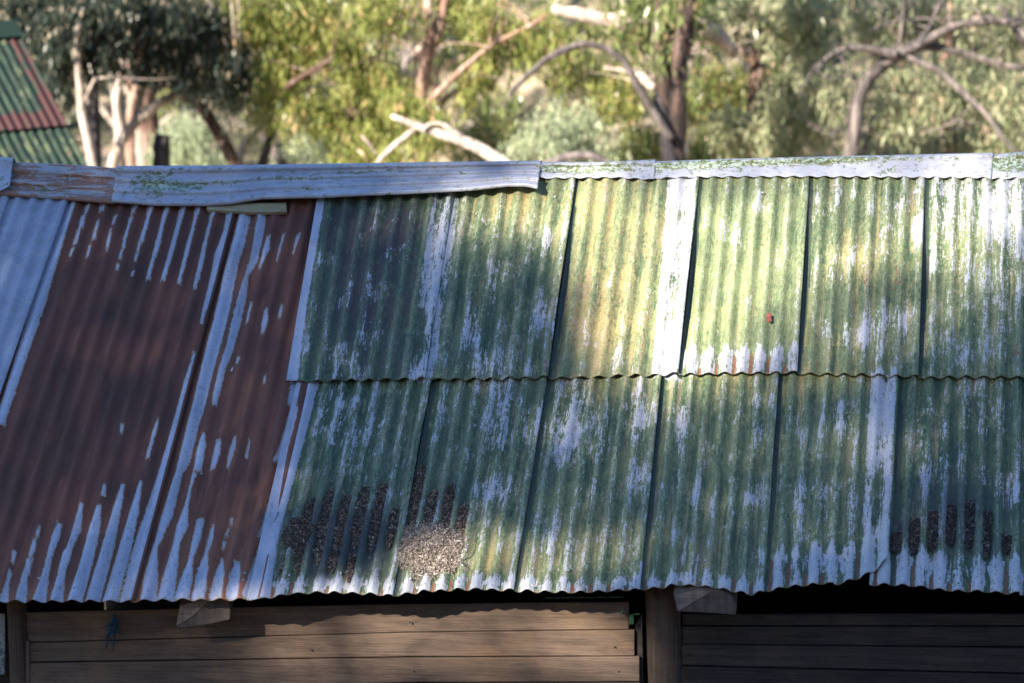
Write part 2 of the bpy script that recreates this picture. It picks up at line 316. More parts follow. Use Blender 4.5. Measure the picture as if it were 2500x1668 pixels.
def sheet(name, label, TL, TR, BR, BL, n, mat, b0=0., b1=.003, liftr=0., liftl=0., flat=(), bottom=None, seed=1, zl=(), base=(0, 0, 0, 0, 0), eave=0., eave_r=0., rag=0., pk=(.55, .3), dent=.002, tealw=0.):
    TL, TR, BR, BL = [Ruv(*p, h=(b0+b1)/2) for p in (TL, TR, BR, BL)]
    ln = max(np.linalg.norm(TL-BL), np.linalg.norm(TR-BR)); nr = int(ln/.0165); nc = n*14
    s, t = np.meshgrid(np.linspace(0, 1, nc+1), np.linspace(0, 1, nr+1))
    g = np.random.default_rng(seed)
    top = TL+(TR-TL)*s[..., None]; bot = BL+(BR-BL)*s[..., None]
    if bottom is not None:
        bot[..., 1] += np.interp(s, [q[0] for q in bottom], [-q[1]/430. for q in bottom])
    if rag:
        kx = np.linspace(0, 1, n*3+1); bot[..., 1] += np.interp(s, kx, g.standard_normal(len(kx))*rag)
    P = top*(1-t)[..., None]+bot*t[..., None]
    c = s*n; amp = np.ones_like(s)
    for (c0, c1, k) in flat: amp = np.where((c >= c0) & (c <= c1), k, amp)
    amp[...] = (amp+np.roll(amp, 2, 1)+np.roll(amp, -2, 1))/3
    prof = -np.sin(2*np.pi*c+.15*np.sin(3.1*t*ln+seed))*amp
    ph = g.uniform(0, 6.28, 8)
    wob = dent*(np.sin(2.1*P[..., 0]*3+ph[0]+2*P[..., 1])+.7*np.sin(5.3*P[..., 1]+ph[1]+3*P[..., 0])+.35*np.sin(13*P[..., 1]+17*P[..., 0]+ph[2]))
    tt = np.exp(-((t-pk[0])/pk[1])**2)
    h = A*prof + wob + b0+(b1-b0)*s
    h = h + liftr*np.clip((c-(n-1.1))/1.1, 0, 1)**1.6*tt + liftl*np.clip((.9-c)/.9, 0, 1)
    u, v = P[..., 0], P[..., 1]
    V = uv3(u, v, h[..., None] if False else 0)
    V = V + NRM*h[..., None]
    X, Y = proj(uv3(u, v, 0)); z0 = np.zeros_like(X)
    crest = .5+.5*prof
    w_ = splats('w', X, Y)+base[0]+(.06 if mat is M_paint else 0); r_ = splats('r', X, Y)+base[1]; o_ = splats('o', X, Y)+base[2]+(.13 if mat is M_paint else 0); d_ = splats('d', X, Y)+base[3]+(.05 if mat is M_paint else 0); g_ = splats('g', X, Y)+base[4]; s_ = splats('s', X, Y)
    if mat is M_paint:
        bw = bandw(WB, X, Y); w_ = np.where(bw > .1, bw+np.minimum(splats('w', X, Y), .1), w_)
        if eave:
            _, YB = proj(uv3(bot[..., 0], bot[..., 1], 0)); cr = np.clip(crest, 0, 1)**.5
            e = np.clip((eave*(.80+.25*cr)+4*np.sin(9*c+seed)+4*np.sin(23*c)-(YB-Y))/18+.5, 0, 1); er = np.clip(((eave_r or eave*.8)*(.8+.4*np.sin(c*5.3+seed))-(YB-Y))/7, 0, 1)
            w_ = w_+e*(.56+.10*cr); r_ = r_+er*np.clip((.13-crest)/.08, 0, 1)*.8*(np.sin(c*2.7+seed) > -.75); o_ = o_*(1-e*.7); d_ = d_*(1-e); w_ = w_-er*np.clip((.17-crest)/.08, 0, 1)*.8
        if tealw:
            for (x1, y1, x2, y2) in TEAL_SHADE:
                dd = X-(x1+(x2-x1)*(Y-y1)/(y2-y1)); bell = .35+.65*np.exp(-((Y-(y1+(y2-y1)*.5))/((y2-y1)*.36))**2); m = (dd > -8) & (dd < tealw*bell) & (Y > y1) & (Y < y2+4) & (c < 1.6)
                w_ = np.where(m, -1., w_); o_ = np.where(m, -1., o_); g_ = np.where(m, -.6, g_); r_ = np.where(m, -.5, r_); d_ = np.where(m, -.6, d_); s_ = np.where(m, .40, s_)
        # ochre/bright tones sit in the valleys near the top edges
        o_ = o_+.25*np.exp(-((t*ln)/.05)**2)
    Z = lines_sd(zl, X, Y) if len(zl) else z0-40
    if mat is M_rust: o_ = o_+.7*np.exp(-((Y-1462)/45)**2)+.25*np.exp(-((Y-1300)/200)**2)*(label[0] == 'r')
    if mat is M_rust: Z = np.where((c > n-.12) | (c < .14), -40., Z); d_ = d_+.6*((c > n-.06) | (c < .07))  # lap shadow painted as a dark strip along the rusty sheet edges
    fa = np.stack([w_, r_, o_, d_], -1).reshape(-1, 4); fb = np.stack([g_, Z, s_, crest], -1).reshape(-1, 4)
    suv = np.stack([c*.0762+g.uniform(0, 30), v, z0+seed*3.7], -1).reshape(-1, 3)
    i = np.arange(nr)[:, None]*(nc+1)+np.arange(nc)[None]
    F = np.stack([i, i+nc+1, i+nc+2, i+1], -1).reshape(-1, 4)
    Vg = V.reshape(nr+1, nc+1, 3)
    for ft in (.055, .965):
        for q in range(1, n, 2): NAILP.append(Vg[int(ft*nr)+int(g.integers(-2, 3)), int((q+.75)*14)]+NRM*.0005)
    o = mesh(name, V.reshape(-1, 3), F, mat, sheds, {'fa': ('FLOAT_COLOR', fa), 'fb': ('FLOAT_COLOR', fb), 'suv': ('FLOAT_VECTOR', suv)})
    so = o.modifiers.new('thickness', 'SOLIDIFY'); so.thickness = .0014; so.offset = -1
    if label: o['label'] = label
    return o
TOPY = 428
def up(pt, q, y=TOPY):      # extend seam line upward to the ridge
    return (pt[0]+(pt[0]-q[0])*(pt[1]-y)/(q[1]-pt[1]), y)
# left, grey galvanised sheets
def S(name, label, tl, bl, tr, br, n, mat, ytop=TOPY, **k):
    return sheet(name, label, up(tl, bl, ytop), up(tr, br, ytop), br, bl, n, mat, **k)
S('roof_sheet', 'dull blue-grey galvanised sheet at the left end', (-230, 500), (-560, 1470), (18, 495), (-330, 1470), 6, M_zinc, b0=.004, b1=.008, seed=2)
S('roof_sheet', 'blue-grey galvanised sheet with wide clean ridges', (12, 495), (-340, 1470), (165, 495), (-178, 1470), 4, M_zinc, b0=.004, b1=.008, liftr=.002, seed=3)
# rusty full length sheets
R1Z = [[(172, 480, 17), (90, 750, 18), (45, 890, 14), (0, 1030, 12)], [(-10, 1040, 8), (-60, 1200, 10)],
 [(213, 505, 6), (209, 520, 3)], [(202, 528, 6), (198, 552, 6)], [(194, 556, 3), (192, 562, 3)], [(191, 566, 5), (184, 592, 6)], [(178, 610, 5), (172, 624, 4)],
 [(250, 500, 8), (247, 510, 6)], [(238, 540, 4), (229, 582, 5)], [(219, 602, 4), (214, 628, 3)],
 [(281, 530, 5), (275, 545, 4)], [(270, 560, 3), (264, 595, 5), (261, 612, 2)],
 [(329, 505, 9), (324, 518, 5)], [(320, 533, 5), (305, 580, 5), (302, 605, 3)], [(297, 614, 3), (294, 630, 3)], [(289, 650, 4), (286, 660, 3)],
 [(368, 502, 9), (362, 530, 5), (345, 590, 6)], [(341, 596, 4), (337, 612, 3)], [(334, 626, 4), (331, 638, 3)], [(326, 668, 3), (324, 674, 3)],
 [(409, 502, 8), (397, 545, 5), (385, 600, 6), (373, 640, 4), (362, 682, 4)], [(448, 504, 9), (437, 545, 6), (420, 610, 6), (398, 686, 5)],
 [(484, 506, 8), (475, 545, 4), (460, 600, 6), (438, 693, 4)], [(523, 508, 8), (515, 540, 4), (500, 600, 5), (488, 660, 6), (477, 706, 3)],
 [(562, 510, 9), (556, 560, 7), (535, 620, 11), (520, 700, 10), (504, 760, 8)], [(500, 765, 4), (494, 792, 3)],
 [(478, 870, 4), (462, 930, 8), (440, 1010, 9), (420, 1080, 10), (400, 1140, 9), (375, 1230, 15), (345, 1330, 18), (312, 1468, 20)],
 [(386, 1028, 2), (378, 1055, 5), (368, 1090, 4), (361, 1120, 4)], [(299, 1043, 3), (297, 1056, 3)],
 [(343, 1182, 4), (330, 1240, 10), (305, 1340, 15), (268, 1468, 18)], [(301, 1188, 4), (288, 1240, 9), (262, 1340, 14), (226, 1468, 17)],
 [(257, 1190, 3), (253, 1210, 5)], [(243, 1240, 5), (232, 1290, 12), (210, 1380, 13), (182, 1468, 17)],
 [(200, 1236, 4), (190, 1290, 8), (170, 1345, 6), (165, 1350, 10), (152, 1400, 8), (138, 1468, 14)],
 [(147, 1284, 4), (138, 1310, 8), (122, 1360, 5), (110, 1410, 7), (96, 1468, 15)],
 [(97, 1293, 3), (92, 1310, 3)], [(86, 1325, 4), (76, 1360, 5)], [(72, 1370, 6), (66, 1400, 5)], [(62, 1405, 5), (50, 1468, 12)], [(35, 1350, 4), (31, 1372, 3)], [(25, 1395, 3), (16, 1430, 4), (8, 1468, 11)]]
R2Z = [[(600, 512, 13), (584, 580, 14), (566, 640, 14), (548, 730, 15), (532, 800, 15), (508, 890, 14), (482, 1000, 13), (472, 1030, 12), (448, 1128, 12), (437, 1154, 7), (424, 1200, 10), (408, 1256, 13), (386, 1320, 9), (378, 1340, 7), (370, 1390, 15), (362, 1462, 19)],
 [(643, 512, 8), (634, 560, 9), (620, 630, 8), (602, 672, 3), (592, 720, 8), (577, 780, 9), (560, 850, 8), (543, 900, 7), (528, 965, 7), (524, 986, 5)],
 [(497, 1060, 3), (492, 1090, 10), (482, 1145, 9)], [(474, 1160, 5), (465, 1190, 3), (455, 1240, 5), (445, 1280, 14), (430, 1330, 9), (415, 1400, 16), (403, 1458, 19)],
 [(533, 1078, 6), (528, 1110, 9), (520, 1142, 6)], [(573, 1064, 2), (568, 1090, 8), (556, 1136, 4)], [(608, 1070, 1), (600, 1112, 4)],
 [(488, 1274, 10), (478, 1320, 10), (465, 1370, 6), (455, 1410, 15), (443, 1454, 18)], [(519, 1282, 4), (512, 1320, 7), (502, 1350, 5), (495, 1390, 14), (484, 1454, 17)],
 [(564, 1264, 3), (562, 1274, 3)], [(556, 1290, 2), (551, 1304, 3)], [(546, 1322, 4), (543, 1336, 2)], [(541, 1362, 2), (536, 1400, 12), (526, 1452, 16)], [(578, 1372, 5), (574, 1400, 11), (566, 1452, 15)],
 [(637, 1330, 6), (628, 1380, 12), (608, 1450, 16)], [(718, 1000, 10), (705, 1050, 12), (690, 1100, 11), (673, 1122, 6)], [(686, 1146, 5), (672, 1200, 11), (655, 1270, 13), (640, 1305, 9)],
 [(656, 582, 4), (650, 610, 8), (634, 655, 2)], [(692, 576, 3), (676, 634, 2)], [(728, 575, 5), (716, 616, 2)], [(613, 743, 3), (603, 786, 3)], [(649, 758, 4), (647, 785, 8), (641, 812, 4)], [(686, 745, 3), (682, 770, 4)],
 [(583, 877, 4), (579, 886, 3)], [(646, 915, 2), (644, 930, 2)], [(722, 940, 12), (712, 980, 9)]]
SP['d'] += [(250, 800, 110, 170, .0)]
rs = S('roof_sheet', 'dark rusty full-length sheet with blue-grey zinc streaks at top and bottom', (155, 495), (-185, 1468), (577, 515), (327, 1468), 11, M_rust, b0=.0, b1=.003, liftr=.004, seed=4, zl=R1Z, base=(0, 0, .12, .0, 0), rag=.0015)
S('roof_sheet', 'red-brown rusty sheet with two broad zinc streaks', (566, 515), (318, 1468), (848, 495), (645, 1462), 7, M_rust, b0=-.003, b1=-.002, seed=5, zl=R2Z, base=(0, 0, .42, 0, 0), rag=.0015)
# upper row, green
UG = [((775, 489), (700, 931)), ((1105, 496), (1039, 926)), ((1403, 467), (1339, 922)), ((1708, 442), (1657, 913)), ((1977, 431), (1947, 910)), ((2259, 437), (2243, 920)), ((2540, 440), (2538, 922)), ((2830, 440), (2838, 920))]
Un = [8, 7, 7, 7, 7, 7, 7]
Uk = [dict(liftl=.014, liftr=.004, flat=((0, .8, .35),), zl=[[(790, 400, 23), (773, 489, 23), (733, 750, 19), (712, 900, 21), (708, 940, 20)]], base=(.02, 0, -.1, .24, -.12), label='green sheet blackened by grime with a plain grey lap edge'),
      dict(liftr=.030, base=(.06, 0, 0, .03, -.02), label='mottled green sheet with white worn blotches low down'),
      dict(liftr=.030, base=(-.05, 0, .12, 0, .12), label='yellowish green sheet with a white worn band'),
      dict(liftr=.026, base=(.03, 0, .02, 0, .12), eave=62, eave_r=45, label='bright green sheet with a white lower edge'),
      dict(liftr=.026, base=(.08, 0, .1, .07, .05), label='grey-green sheet with brown rust spots'),
      dict(liftr=.01, base=(.16, .06, .05, 0, .1), label='green sheet worn white in broad streaks'), dict(base=(.1, 0, .0, 0, 0), label='green sheet at the right end of the upper row')]
for k in range(7):
    d = dict(Uk[k]); lab = d.pop('label'); tl, bl = UG[k]; tr, br = UG[k+1]
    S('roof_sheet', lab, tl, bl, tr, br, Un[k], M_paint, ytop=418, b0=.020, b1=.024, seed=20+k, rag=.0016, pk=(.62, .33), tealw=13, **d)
# lower row, green
LG = [((726, 935), (604, 1468)), ((1053, 935), (960, 1454)), ((1336, 930), (1255, 1441)), ((1616, 925), (1563, 1440)), ((1903, 915), (1866, 1445)), ((2197, 920), (2166, 1440)), ((2496, 925), (2490, 1450)), ((2790, 925), (2800, 1440))]
Ln = [8, 7, 7, 7, 7, 7, 7]
Lk = [dict(liftl=.016, liftr=.016, flat=((0, .8, .35),), pk=(.4, .25), zl=[[(770, 880, 26), (750, 935, 26), (700, 1130, 27), (655, 1320, 24), (630, 1468, 26)]], base=(0.11, 0, 0, .04, -.08), eave=38, bottom=[(0, 0), (.15, -8), (.3, -14), (.6, -14), (1, 0)], label='dark green sheet stained brown under leaf litter'),
      dict(liftr=.006, base=(0.14, 0, .03, .04, -.03), eave=34, bottom=[(0, 0), (.3, -8), (.7, -6), (1, 0)], label='green sheet with white streaks behind the leaf pile'),
      dict(liftr=.014, base=(0.14, 0, .06, .05, .02), eave=30, bottom=[(0, 0), (.5, 6), (1, 0)], label='green sheet with long white scratches'),
      dict(liftr=.014, base=(0.11, 0, .10, .06, .02), eave=30, eave_r=34, bottom=[(0, 0), (.3, -12), (.6, -8), (.9, 6), (1, 0)], label='blue-green sheet with rust marks along its eave'),
      dict(liftr=.022, pk=(.9, .6), base=(0.11, .02, .10, .02, .02), eave=92, eave_r=70, bottom=[(0, 0), (.2, -10), (.35, -14), (.5, -16), (.6, -14), (.75, -26), (.9, -44), (1, -66)], label='green sheet with a broad white strip and a curled torn corner'),
      dict(liftr=.006, base=(0.09, 0, .04, .06, -.1), eave=86, eave_r=60, bottom=[(0, -10), (.3, -12), (.5, -4), (1, 0)], label='dark green sheet with leaf-filled valleys above a white eave'),
      dict(base=(.05, 0, .0, 0, 0), eave=60, label='green sheet at the right end of the lower row')]
for k in range(7):
    d = dict(Lk[k]); lab = d.pop('label'); d.setdefault('pk', (.35, .4)); tl, bl = LG[k]; tr, br = LG[k+1]
    if k == 5: tl, bl = (2156, 920), (2122, 1440); Ln[5] = 8; d['liftl'] = -.010; d['bottom'] = [(0, -16), (.12, -14), (.3, -12), (.5, -4), (1, 0)]
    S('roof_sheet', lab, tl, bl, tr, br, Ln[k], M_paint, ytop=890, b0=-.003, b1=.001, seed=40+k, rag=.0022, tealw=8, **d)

# back slope, one plain run of iron
vr = float(Ruv(1250, 412.)[1]); RIDGE = uv3(np.array(0.), np.array(vr), 0)
xl, xr = -3.2, 2.9
def back_slope():
    nc, nr = 640, 8; s, t = np.meshgrid(np.linspace(xl, xr, nc+1), np.linspace(0, 2.6, nr+1))
    V = np.stack([s, RIDGE[1]+t*math.cos(TH), RIDGE[2]-t*math.sin(TH)-.01+A*np.sin(2*np.pi*s/.0762)], -1)
    i = np.arange(nr)[:, None]*(nc+1)+np.arange(nc)[None]; F = np.stack([i, i+1, i+nc+2, i+nc+1], -1).reshape(-1, 4)
    mesh('back_slope', V.reshape(-1, 3), F, M_zinc, sheds, {'suv': ('FLOAT_VECTOR', V.reshape(-1, 3))})
back_slope()

# ---- ridge capping
def ridge_cap(name, label, bot, top, mat, h0=.028, flutes=0, hb=None, seed=1, wavy=0., moss=None, curl=0., roll=.03):
    """bot/top: pixel polylines of the lower and upper edge; hb: lift of the lower edge along x"""
    bot = np.array(bot, float); top = np.array(top, float)
    x0b, x1b, x0t, x1t = bot[0, 0], bot[-1, 0], top[0, 0], top[-1, 0]
    ns = max(10, int((x1b-x0b)/4)); nq = 26
    s = np.linspace(0, 1, ns+1); g = np.random.default_rng(seed)
    xb = x0b+(x1b-x0b)*s; xt = x0t+(x1t-x0t)*s
    yb = np.interp(xb, bot[:, 0], bot[:, 1]); yt = np.interp(xt, top[:, 0], top[:, 1])
    lift = np.interp(s, [q[0] for q in hb], [q[1] for q in hb]) if hb else 0*s
    if wavy: yb = yb + wavy*np.sin(2*np.pi*(xb-1330)/38.6)
    rows = []; ms = []
    for q in np.linspace(0, 1, nq+1):
        h = h0+lift*(1-q)**1.3+(.02*np.exp(-((q-1)/.22)**2))
        if flutes: h = h + .010*np.sin(2*np.pi*flutes*q-.9+.25*np.sin(3*s+seed))*(1-.15*q)
        h = h + .0015*np.sin(11*s+seed+7*q) + curl*np.exp(-((1-s)/.06)**2)*(1-q) + curl*np.exp(-(s/.06)**2)*(1-q)*.6
        h = h*np.ones_like(s)
        px = xb+(xt-xb)*q; py = yb+(yt-yb)*q
        rows.append(np.stack([R3(px[i:i+1], py[i:i+1], h[i])[0] for i in range(ns+1)])); ms.append(np.full(ns+1, q))
    T = rows[-1]
    for a in (25, 50, 75, 100):                                     # roll over the top, then down the back
        rows.append(T+np.array((0, roll*math.sin(R(a)), roll*.5*math.sin(R(a*.9))*(1-a/100.)-roll*.2*(1-math.cos(R(a)))))); ms.append(np.full(ns+1, 1.05))
    E = rows[-1]
    for d in (.05, .1, .15):
        rows.append(E+np.array((0, d*math.cos(TH), -d*math.sin(TH)))); ms.append(np.full(ns+1, 1.2))
    V = np.stack(rows); nr = len(rows)-1; M = np.stack(ms)
    mo = np.zeros_like(M)
    if moss: 
        for (s0, q0, rs_, rq, a) in moss: mo += a*np.exp(-((s[None]-s0)/rs_)**2-((M-q0)/rq)**2)
    i = np.arange(nr)[:, None]*(ns+1)+np.arange(ns)[None]; F = np.stack([i, i+1, i+ns+2, i+ns+1], -1).reshape(-1, 4)
    o = mesh(name, V.reshape(-1, 3), F, mat, sheds, {'moss': ('FLOAT', mo.ravel())})
    so = o.modifiers.new('thickness', 'SOLIDIFY'); so.thickness = .0014; so.offset = -1
    o['label'] = label; return o
ridge_cap('ridge_cap', 'pale grey ridge cap with a curled cut end', [(-300, 455), (-60, 470), (0, 466), (14, 460), (24, 452)], [(-300, 378), (32, 388)], M_cap, h0=.055, seed=3, curl=.006, moss=[(.9, .2, .1, .3, .3)])
ridge_cap('ridge_cap', 'grey ridge cap striped with orange rust', [(-60, 474), (0, 478), (120, 486), (280, 499)], [(-30, 398), (60, 400), (160, 404), (295, 414)], M_caprust, h0=.026, flutes=3, seed=5, moss=[(.45, .25, .1, .12, .35), (.7, .6, .08, .1, .2)])
ridge_cap('ridge_cap', 'long sagging fluted ridge cap of pale grey iron', [(272, 495), (380, 503), (500, 504), (560, 500), (640, 487), (780, 484), (900, 478), (1000, 474), (1150, 466), (1240, 456), (1285, 456), (1312, 462)],
          [(285, 408), (500, 407), (700, 404), (900, 401), (1100, 398), (1321, 395)], M_cap, h0=.038, flutes=3.6, seed=8, hb=[(0, .0), (.22, .002), (.4, .03), (.7, .045), (1, .05)], curl=.006,
          moss=[(.09, .55, .05, .35, .55), (.15, .5, .06, .09, .7), (.26, .6, .07, .07, .35), (.42, .62, .09, .06, .5), (.45, .28, .06, .06, .5), (.60, .75, .14, .05, .5), (.65, .45, .1, .05, .3)])
ridge_cap('ridge_cap', 'short narrow ridge cap with yellow-green moss', [(1300, 432), (1330, 435), (1500, 433), (1598, 438)], [(1312, 400), (1460, 400), (1600, 394)], M_cap, h0=.042, seed=11, wavy=1.6, moss=[(.4, .6, .5, .3, .62), (.2, .75, .3, .2, .3), (.8, .9, .3, .2, .3)], roll=.045)
ridge_cap('ridge_cap', 'long smooth ridge cap with moss along its roll', [(1590, 436), (1640, 433), (1800, 431), (2000, 431), (2200, 432), (2420, 434)], [(1596, 399), (1800, 392), (2100, 385), (2425, 378)], M_cap, h0=.038, seed=14, wavy=1.8, moss=[(.08, .75, .14, .3, .75), (.3, .8, .25, .22, .62), (.55, .9, .25, .14, .6), (.7, .3, .03, .15, .5)], roll=.05)
ridge_cap('ridge_cap', 'ridge cap with green moss at the right end', [(2412, 436), (2500, 434), (2760, 432)], [(2420, 382), (2500, 375), (2760, 366)], M_cap, h0=.033, seed=17, wavy=1.8, moss=[(.1, .6, .2, .4, .7), (.25, .8, .2, .2, .4)], roll=.05)
# ochre batten showing under the sagging cap
bp = [R3(np.array(x), np.array(y), .026) for x, y in ((505, 498), (698, 495), (700, 517), (600, 518), (505, 512))]
v, f = prism(bp, NRM*-.02); mesh('ridge_batten', v, f, M_och, sheds, smooth=False)

# ---- carpentry under the roof
WY = .235                                                           # wall face behind the eave
def plank(name, poly, y, th, mat, label=None, parent=sheds, bev=.003):
    v, f = prism([PY(px, py, y) for px, py in poly][::-1], (0, th, 0))
    o = mesh(name, v, f, mat, parent, smooth=False)
    if bev: b = o.modifiers.new('bevel', 'BEVEL'); b.width = bev; b.segments = 2
    if label: o['label'] = label
    return o
Zw = EAVE_Z
# structural shell: back wall and gables of the building, wall studs behind the boards
depth = 2*vr*math.cos(TH)
shell = [box(((xl+xr)/2, depth-.25, Zw/2), (xr-xl-.4, .05, Zw)), box((xl+.2, depth/2, Zw/2), (.05, depth-.75, Zw)), box((xr-.2, depth/2, Zw/2), (.05, depth-.75, Zw))]
for gx in (xl+.2, xr-.2):
    shell.append(prism([(gx-.025, .3, Zw), (gx-.025, depth-.3, Zw), (gx-.025, depth/2, Zw+math.tan(TH)*(depth/2-.3))], (.05, 0, 0)))
shell.append(box(((xl+xr)/2, WY+.16, Zw/2-.15), (xr-xl-.45, .03, Zw-.3)))
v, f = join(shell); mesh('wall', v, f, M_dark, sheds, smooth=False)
# rafters and purlins
pur = []
for vv in (.25, .95, 1.6, vr-.12):
    p = uv3(np.array((xl+xr)/2), np.array(vv), 0)-NRM*.055; b, fb_ = box((0, 0, 0), (xr-xl-.3, .07, .05)); c_, s_ = math.cos(TH), math.sin(TH)
    b = np.stack([b[:, 0], b[:, 1]*c_-b[:, 2]*s_, b[:, 1]*s_+b[:, 2]*c_], 1)+p; pur.append((b, fb_))
v, f = join(pur); mesh('purlin', v, f, M_dark, sheds, smooth=False)
# left boards (sunlit bay)
def bay(rows, mat, ys, label, name='wall_board'):
    for i, (tl, tr, br, bl) in enumerate(rows):
        plank(name, [tl, tr, br, bl], ys+.006*(i % 2)-.0035*i, .022, mat, label if i == 0 else None)
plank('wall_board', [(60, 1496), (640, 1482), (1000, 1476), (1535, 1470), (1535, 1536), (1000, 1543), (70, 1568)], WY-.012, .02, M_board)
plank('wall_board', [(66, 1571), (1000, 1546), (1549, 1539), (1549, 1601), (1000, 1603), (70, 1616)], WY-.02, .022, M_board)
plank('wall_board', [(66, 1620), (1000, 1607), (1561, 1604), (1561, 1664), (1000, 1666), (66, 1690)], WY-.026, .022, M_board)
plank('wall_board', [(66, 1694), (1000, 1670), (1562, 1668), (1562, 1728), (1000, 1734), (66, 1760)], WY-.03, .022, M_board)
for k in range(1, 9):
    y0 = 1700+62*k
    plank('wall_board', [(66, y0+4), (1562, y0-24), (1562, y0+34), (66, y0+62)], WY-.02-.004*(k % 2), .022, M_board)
# right boards (bay's shade put into their darker wood)
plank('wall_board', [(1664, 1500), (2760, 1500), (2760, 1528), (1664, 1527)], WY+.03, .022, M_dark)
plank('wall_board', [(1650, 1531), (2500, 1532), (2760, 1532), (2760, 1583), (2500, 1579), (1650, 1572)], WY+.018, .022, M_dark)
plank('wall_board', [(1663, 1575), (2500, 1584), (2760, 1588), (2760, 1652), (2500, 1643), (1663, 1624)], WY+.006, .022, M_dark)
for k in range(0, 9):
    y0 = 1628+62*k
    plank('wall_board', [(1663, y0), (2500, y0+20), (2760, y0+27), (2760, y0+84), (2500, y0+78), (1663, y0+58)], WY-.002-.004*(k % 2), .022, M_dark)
for k, (x, y) in enumerate([(90, 1590), (760, 1588), (1500, 1580), (1000, 1520), (80, 1645), (1510, 1640), (1010, 1640), (1700, 1600), (2250, 1605), (1680, 1552)]):
    p = PY(x, y, WY-.031 if x < 1600 else WY+.003); v, f = tube([p, p+np.array((0, .006, 0))], [.0035, .0035], 8, 0, k); mesh('nail', v, f, M_dark, sheds)
# posts
def post(cx, w_, label, y):
    a = PY(cx, 1450, y); b = PY(cx+10, 1700, y); zt = a[2]+.05
    r = w_/2/545.; n = 14; pts = [(a[0]+(b[0]-a[0])*(zt-z)/(a[2]-b[2]), y+r, z) for z in np.linspace(zt, 0, 6)]
    v, f = tube(pts, [r*.97, r, r*1.02, r*1.03, r*1.05, r*1.08], 18, .012, cx); o = mesh('post', v, f, M_post, sheds); o['label'] = label
post(1611, 84, 'round brown timber post between the two boarded bays', WY-.055)
post(33, 52, 'timber post at the left edge', WY-.05)
post(2900, 84, None or 'timber post past the right end', WY-.05)
plank('door_jamb', [(62, 1566), (71, 1566), (73, 1800), (66, 1800)], WY-.034, .03, M_board)
plank('corner_strip', [(1551, 1525), (1568, 1500), (1572, 1760), (1562, 1760)], WY+.0, .02, M_dark)
plank('corner_strip', [(1648, 1480), (1660, 1480), (1664, 1760), (1652, 1760)], WY-.004, .03, M_post)
# rafter ends: split logs poking out below the iron
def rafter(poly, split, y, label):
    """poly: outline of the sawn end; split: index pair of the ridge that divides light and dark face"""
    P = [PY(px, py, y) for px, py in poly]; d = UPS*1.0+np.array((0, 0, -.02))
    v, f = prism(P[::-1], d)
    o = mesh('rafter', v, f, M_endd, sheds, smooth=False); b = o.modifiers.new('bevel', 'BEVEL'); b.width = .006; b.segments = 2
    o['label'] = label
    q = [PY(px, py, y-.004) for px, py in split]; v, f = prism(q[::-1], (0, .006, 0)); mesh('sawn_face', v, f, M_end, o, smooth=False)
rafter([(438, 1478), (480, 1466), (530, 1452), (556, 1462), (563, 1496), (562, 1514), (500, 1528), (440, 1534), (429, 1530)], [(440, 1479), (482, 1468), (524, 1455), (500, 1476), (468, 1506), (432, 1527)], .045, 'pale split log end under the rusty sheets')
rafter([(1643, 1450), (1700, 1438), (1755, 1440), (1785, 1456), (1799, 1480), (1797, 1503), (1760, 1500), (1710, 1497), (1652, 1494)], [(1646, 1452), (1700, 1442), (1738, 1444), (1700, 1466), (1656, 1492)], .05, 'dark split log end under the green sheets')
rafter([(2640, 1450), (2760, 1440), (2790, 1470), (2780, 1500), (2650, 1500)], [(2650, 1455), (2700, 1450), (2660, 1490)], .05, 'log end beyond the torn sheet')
# blue string, green bracket, thin rail
M_blue = mat_noise('blue_twine', [(.02, .09, .16), (.03, .16, .26)], 60, thr=(.5, .6))
pts = [PY(*p, WY-.04) for p in ((282, 1500), (276, 1515), (285, 1532), (272, 1545), (278, 1560), (276, 1590))]
v, f = tube(pts, [.006, .006, .005, .006, .003, .002], 6, .3, 4); o = mesh('twine', v, f, M_blue); tag(o, 'frayed blue twine hanging on the shaded board under the rusty sheets', 'twine')
pts = [PY(*p, WY-.045) for p in ((279, 1500), (268, 1530), (262, 1565), (258, 1585))]
v2, f2 = tube(pts, [.004, .004, .002, .002], 5, .3, 9); mesh('strand', v2, f2, M_blue, o)
gt = np.random.default_rng(5); q = []
for k in range(16):
    a = np.array((278+gt.normal(0, 5), 1500+gt.uniform(0, 45))); P_ = [a]; 
    for _w in range(4): P_.append(P_[-1]+np.array((gt.normal(0, 7), gt.uniform(1, 11))))
    q.append(tube([PY(x, y, WY-.05+gt.uniform(-.01, .01)) for x, y in P_], [.0028, .0024, .002, .0014, .001], 5, .2, k))
v2, f2 = join(q); mesh('fray', v2, f2, M_blue, o)
M_green = mat_noise('old_green_paint', [(.03, .10, .05), (.07, .20, .09)], 40, thr=(.45, .6), rough=.5)
plank('bracket', [(1536, 1502), (1547, 1501), (1547, 1525), (1536, 1526)], WY-.045, .012, M_green, 'small green metal bracket')
plank('bracket', [(1547, 1499), (1562, 1498), (1562, 1502), (1547, 1503)], WY-.045, .012, M_green)
plank('bracket', [(1514, 1495), (1523, 1488), (1523, 1500), (1516, 1500)], WY-.045, .012, M_green)
v, f = tube([PY(1330, 1460, .1), PY(1522, 1458, .1)], [.0022, .0022], 6, .0); mesh('wire', v, f, M_green, sheds)
M_glass = mat_noise('mottled_pane', [(.10, .12, .13), (.25, .29, .31)], 14, rough=.3, thr=(.5, .6), bump=.0)
plank('window_pane', [(-90, 1500), (12, 1498), (12, 1648), (-90, 1650)], WY, .01, M_glass, 'mottled grey pane beside the left post')
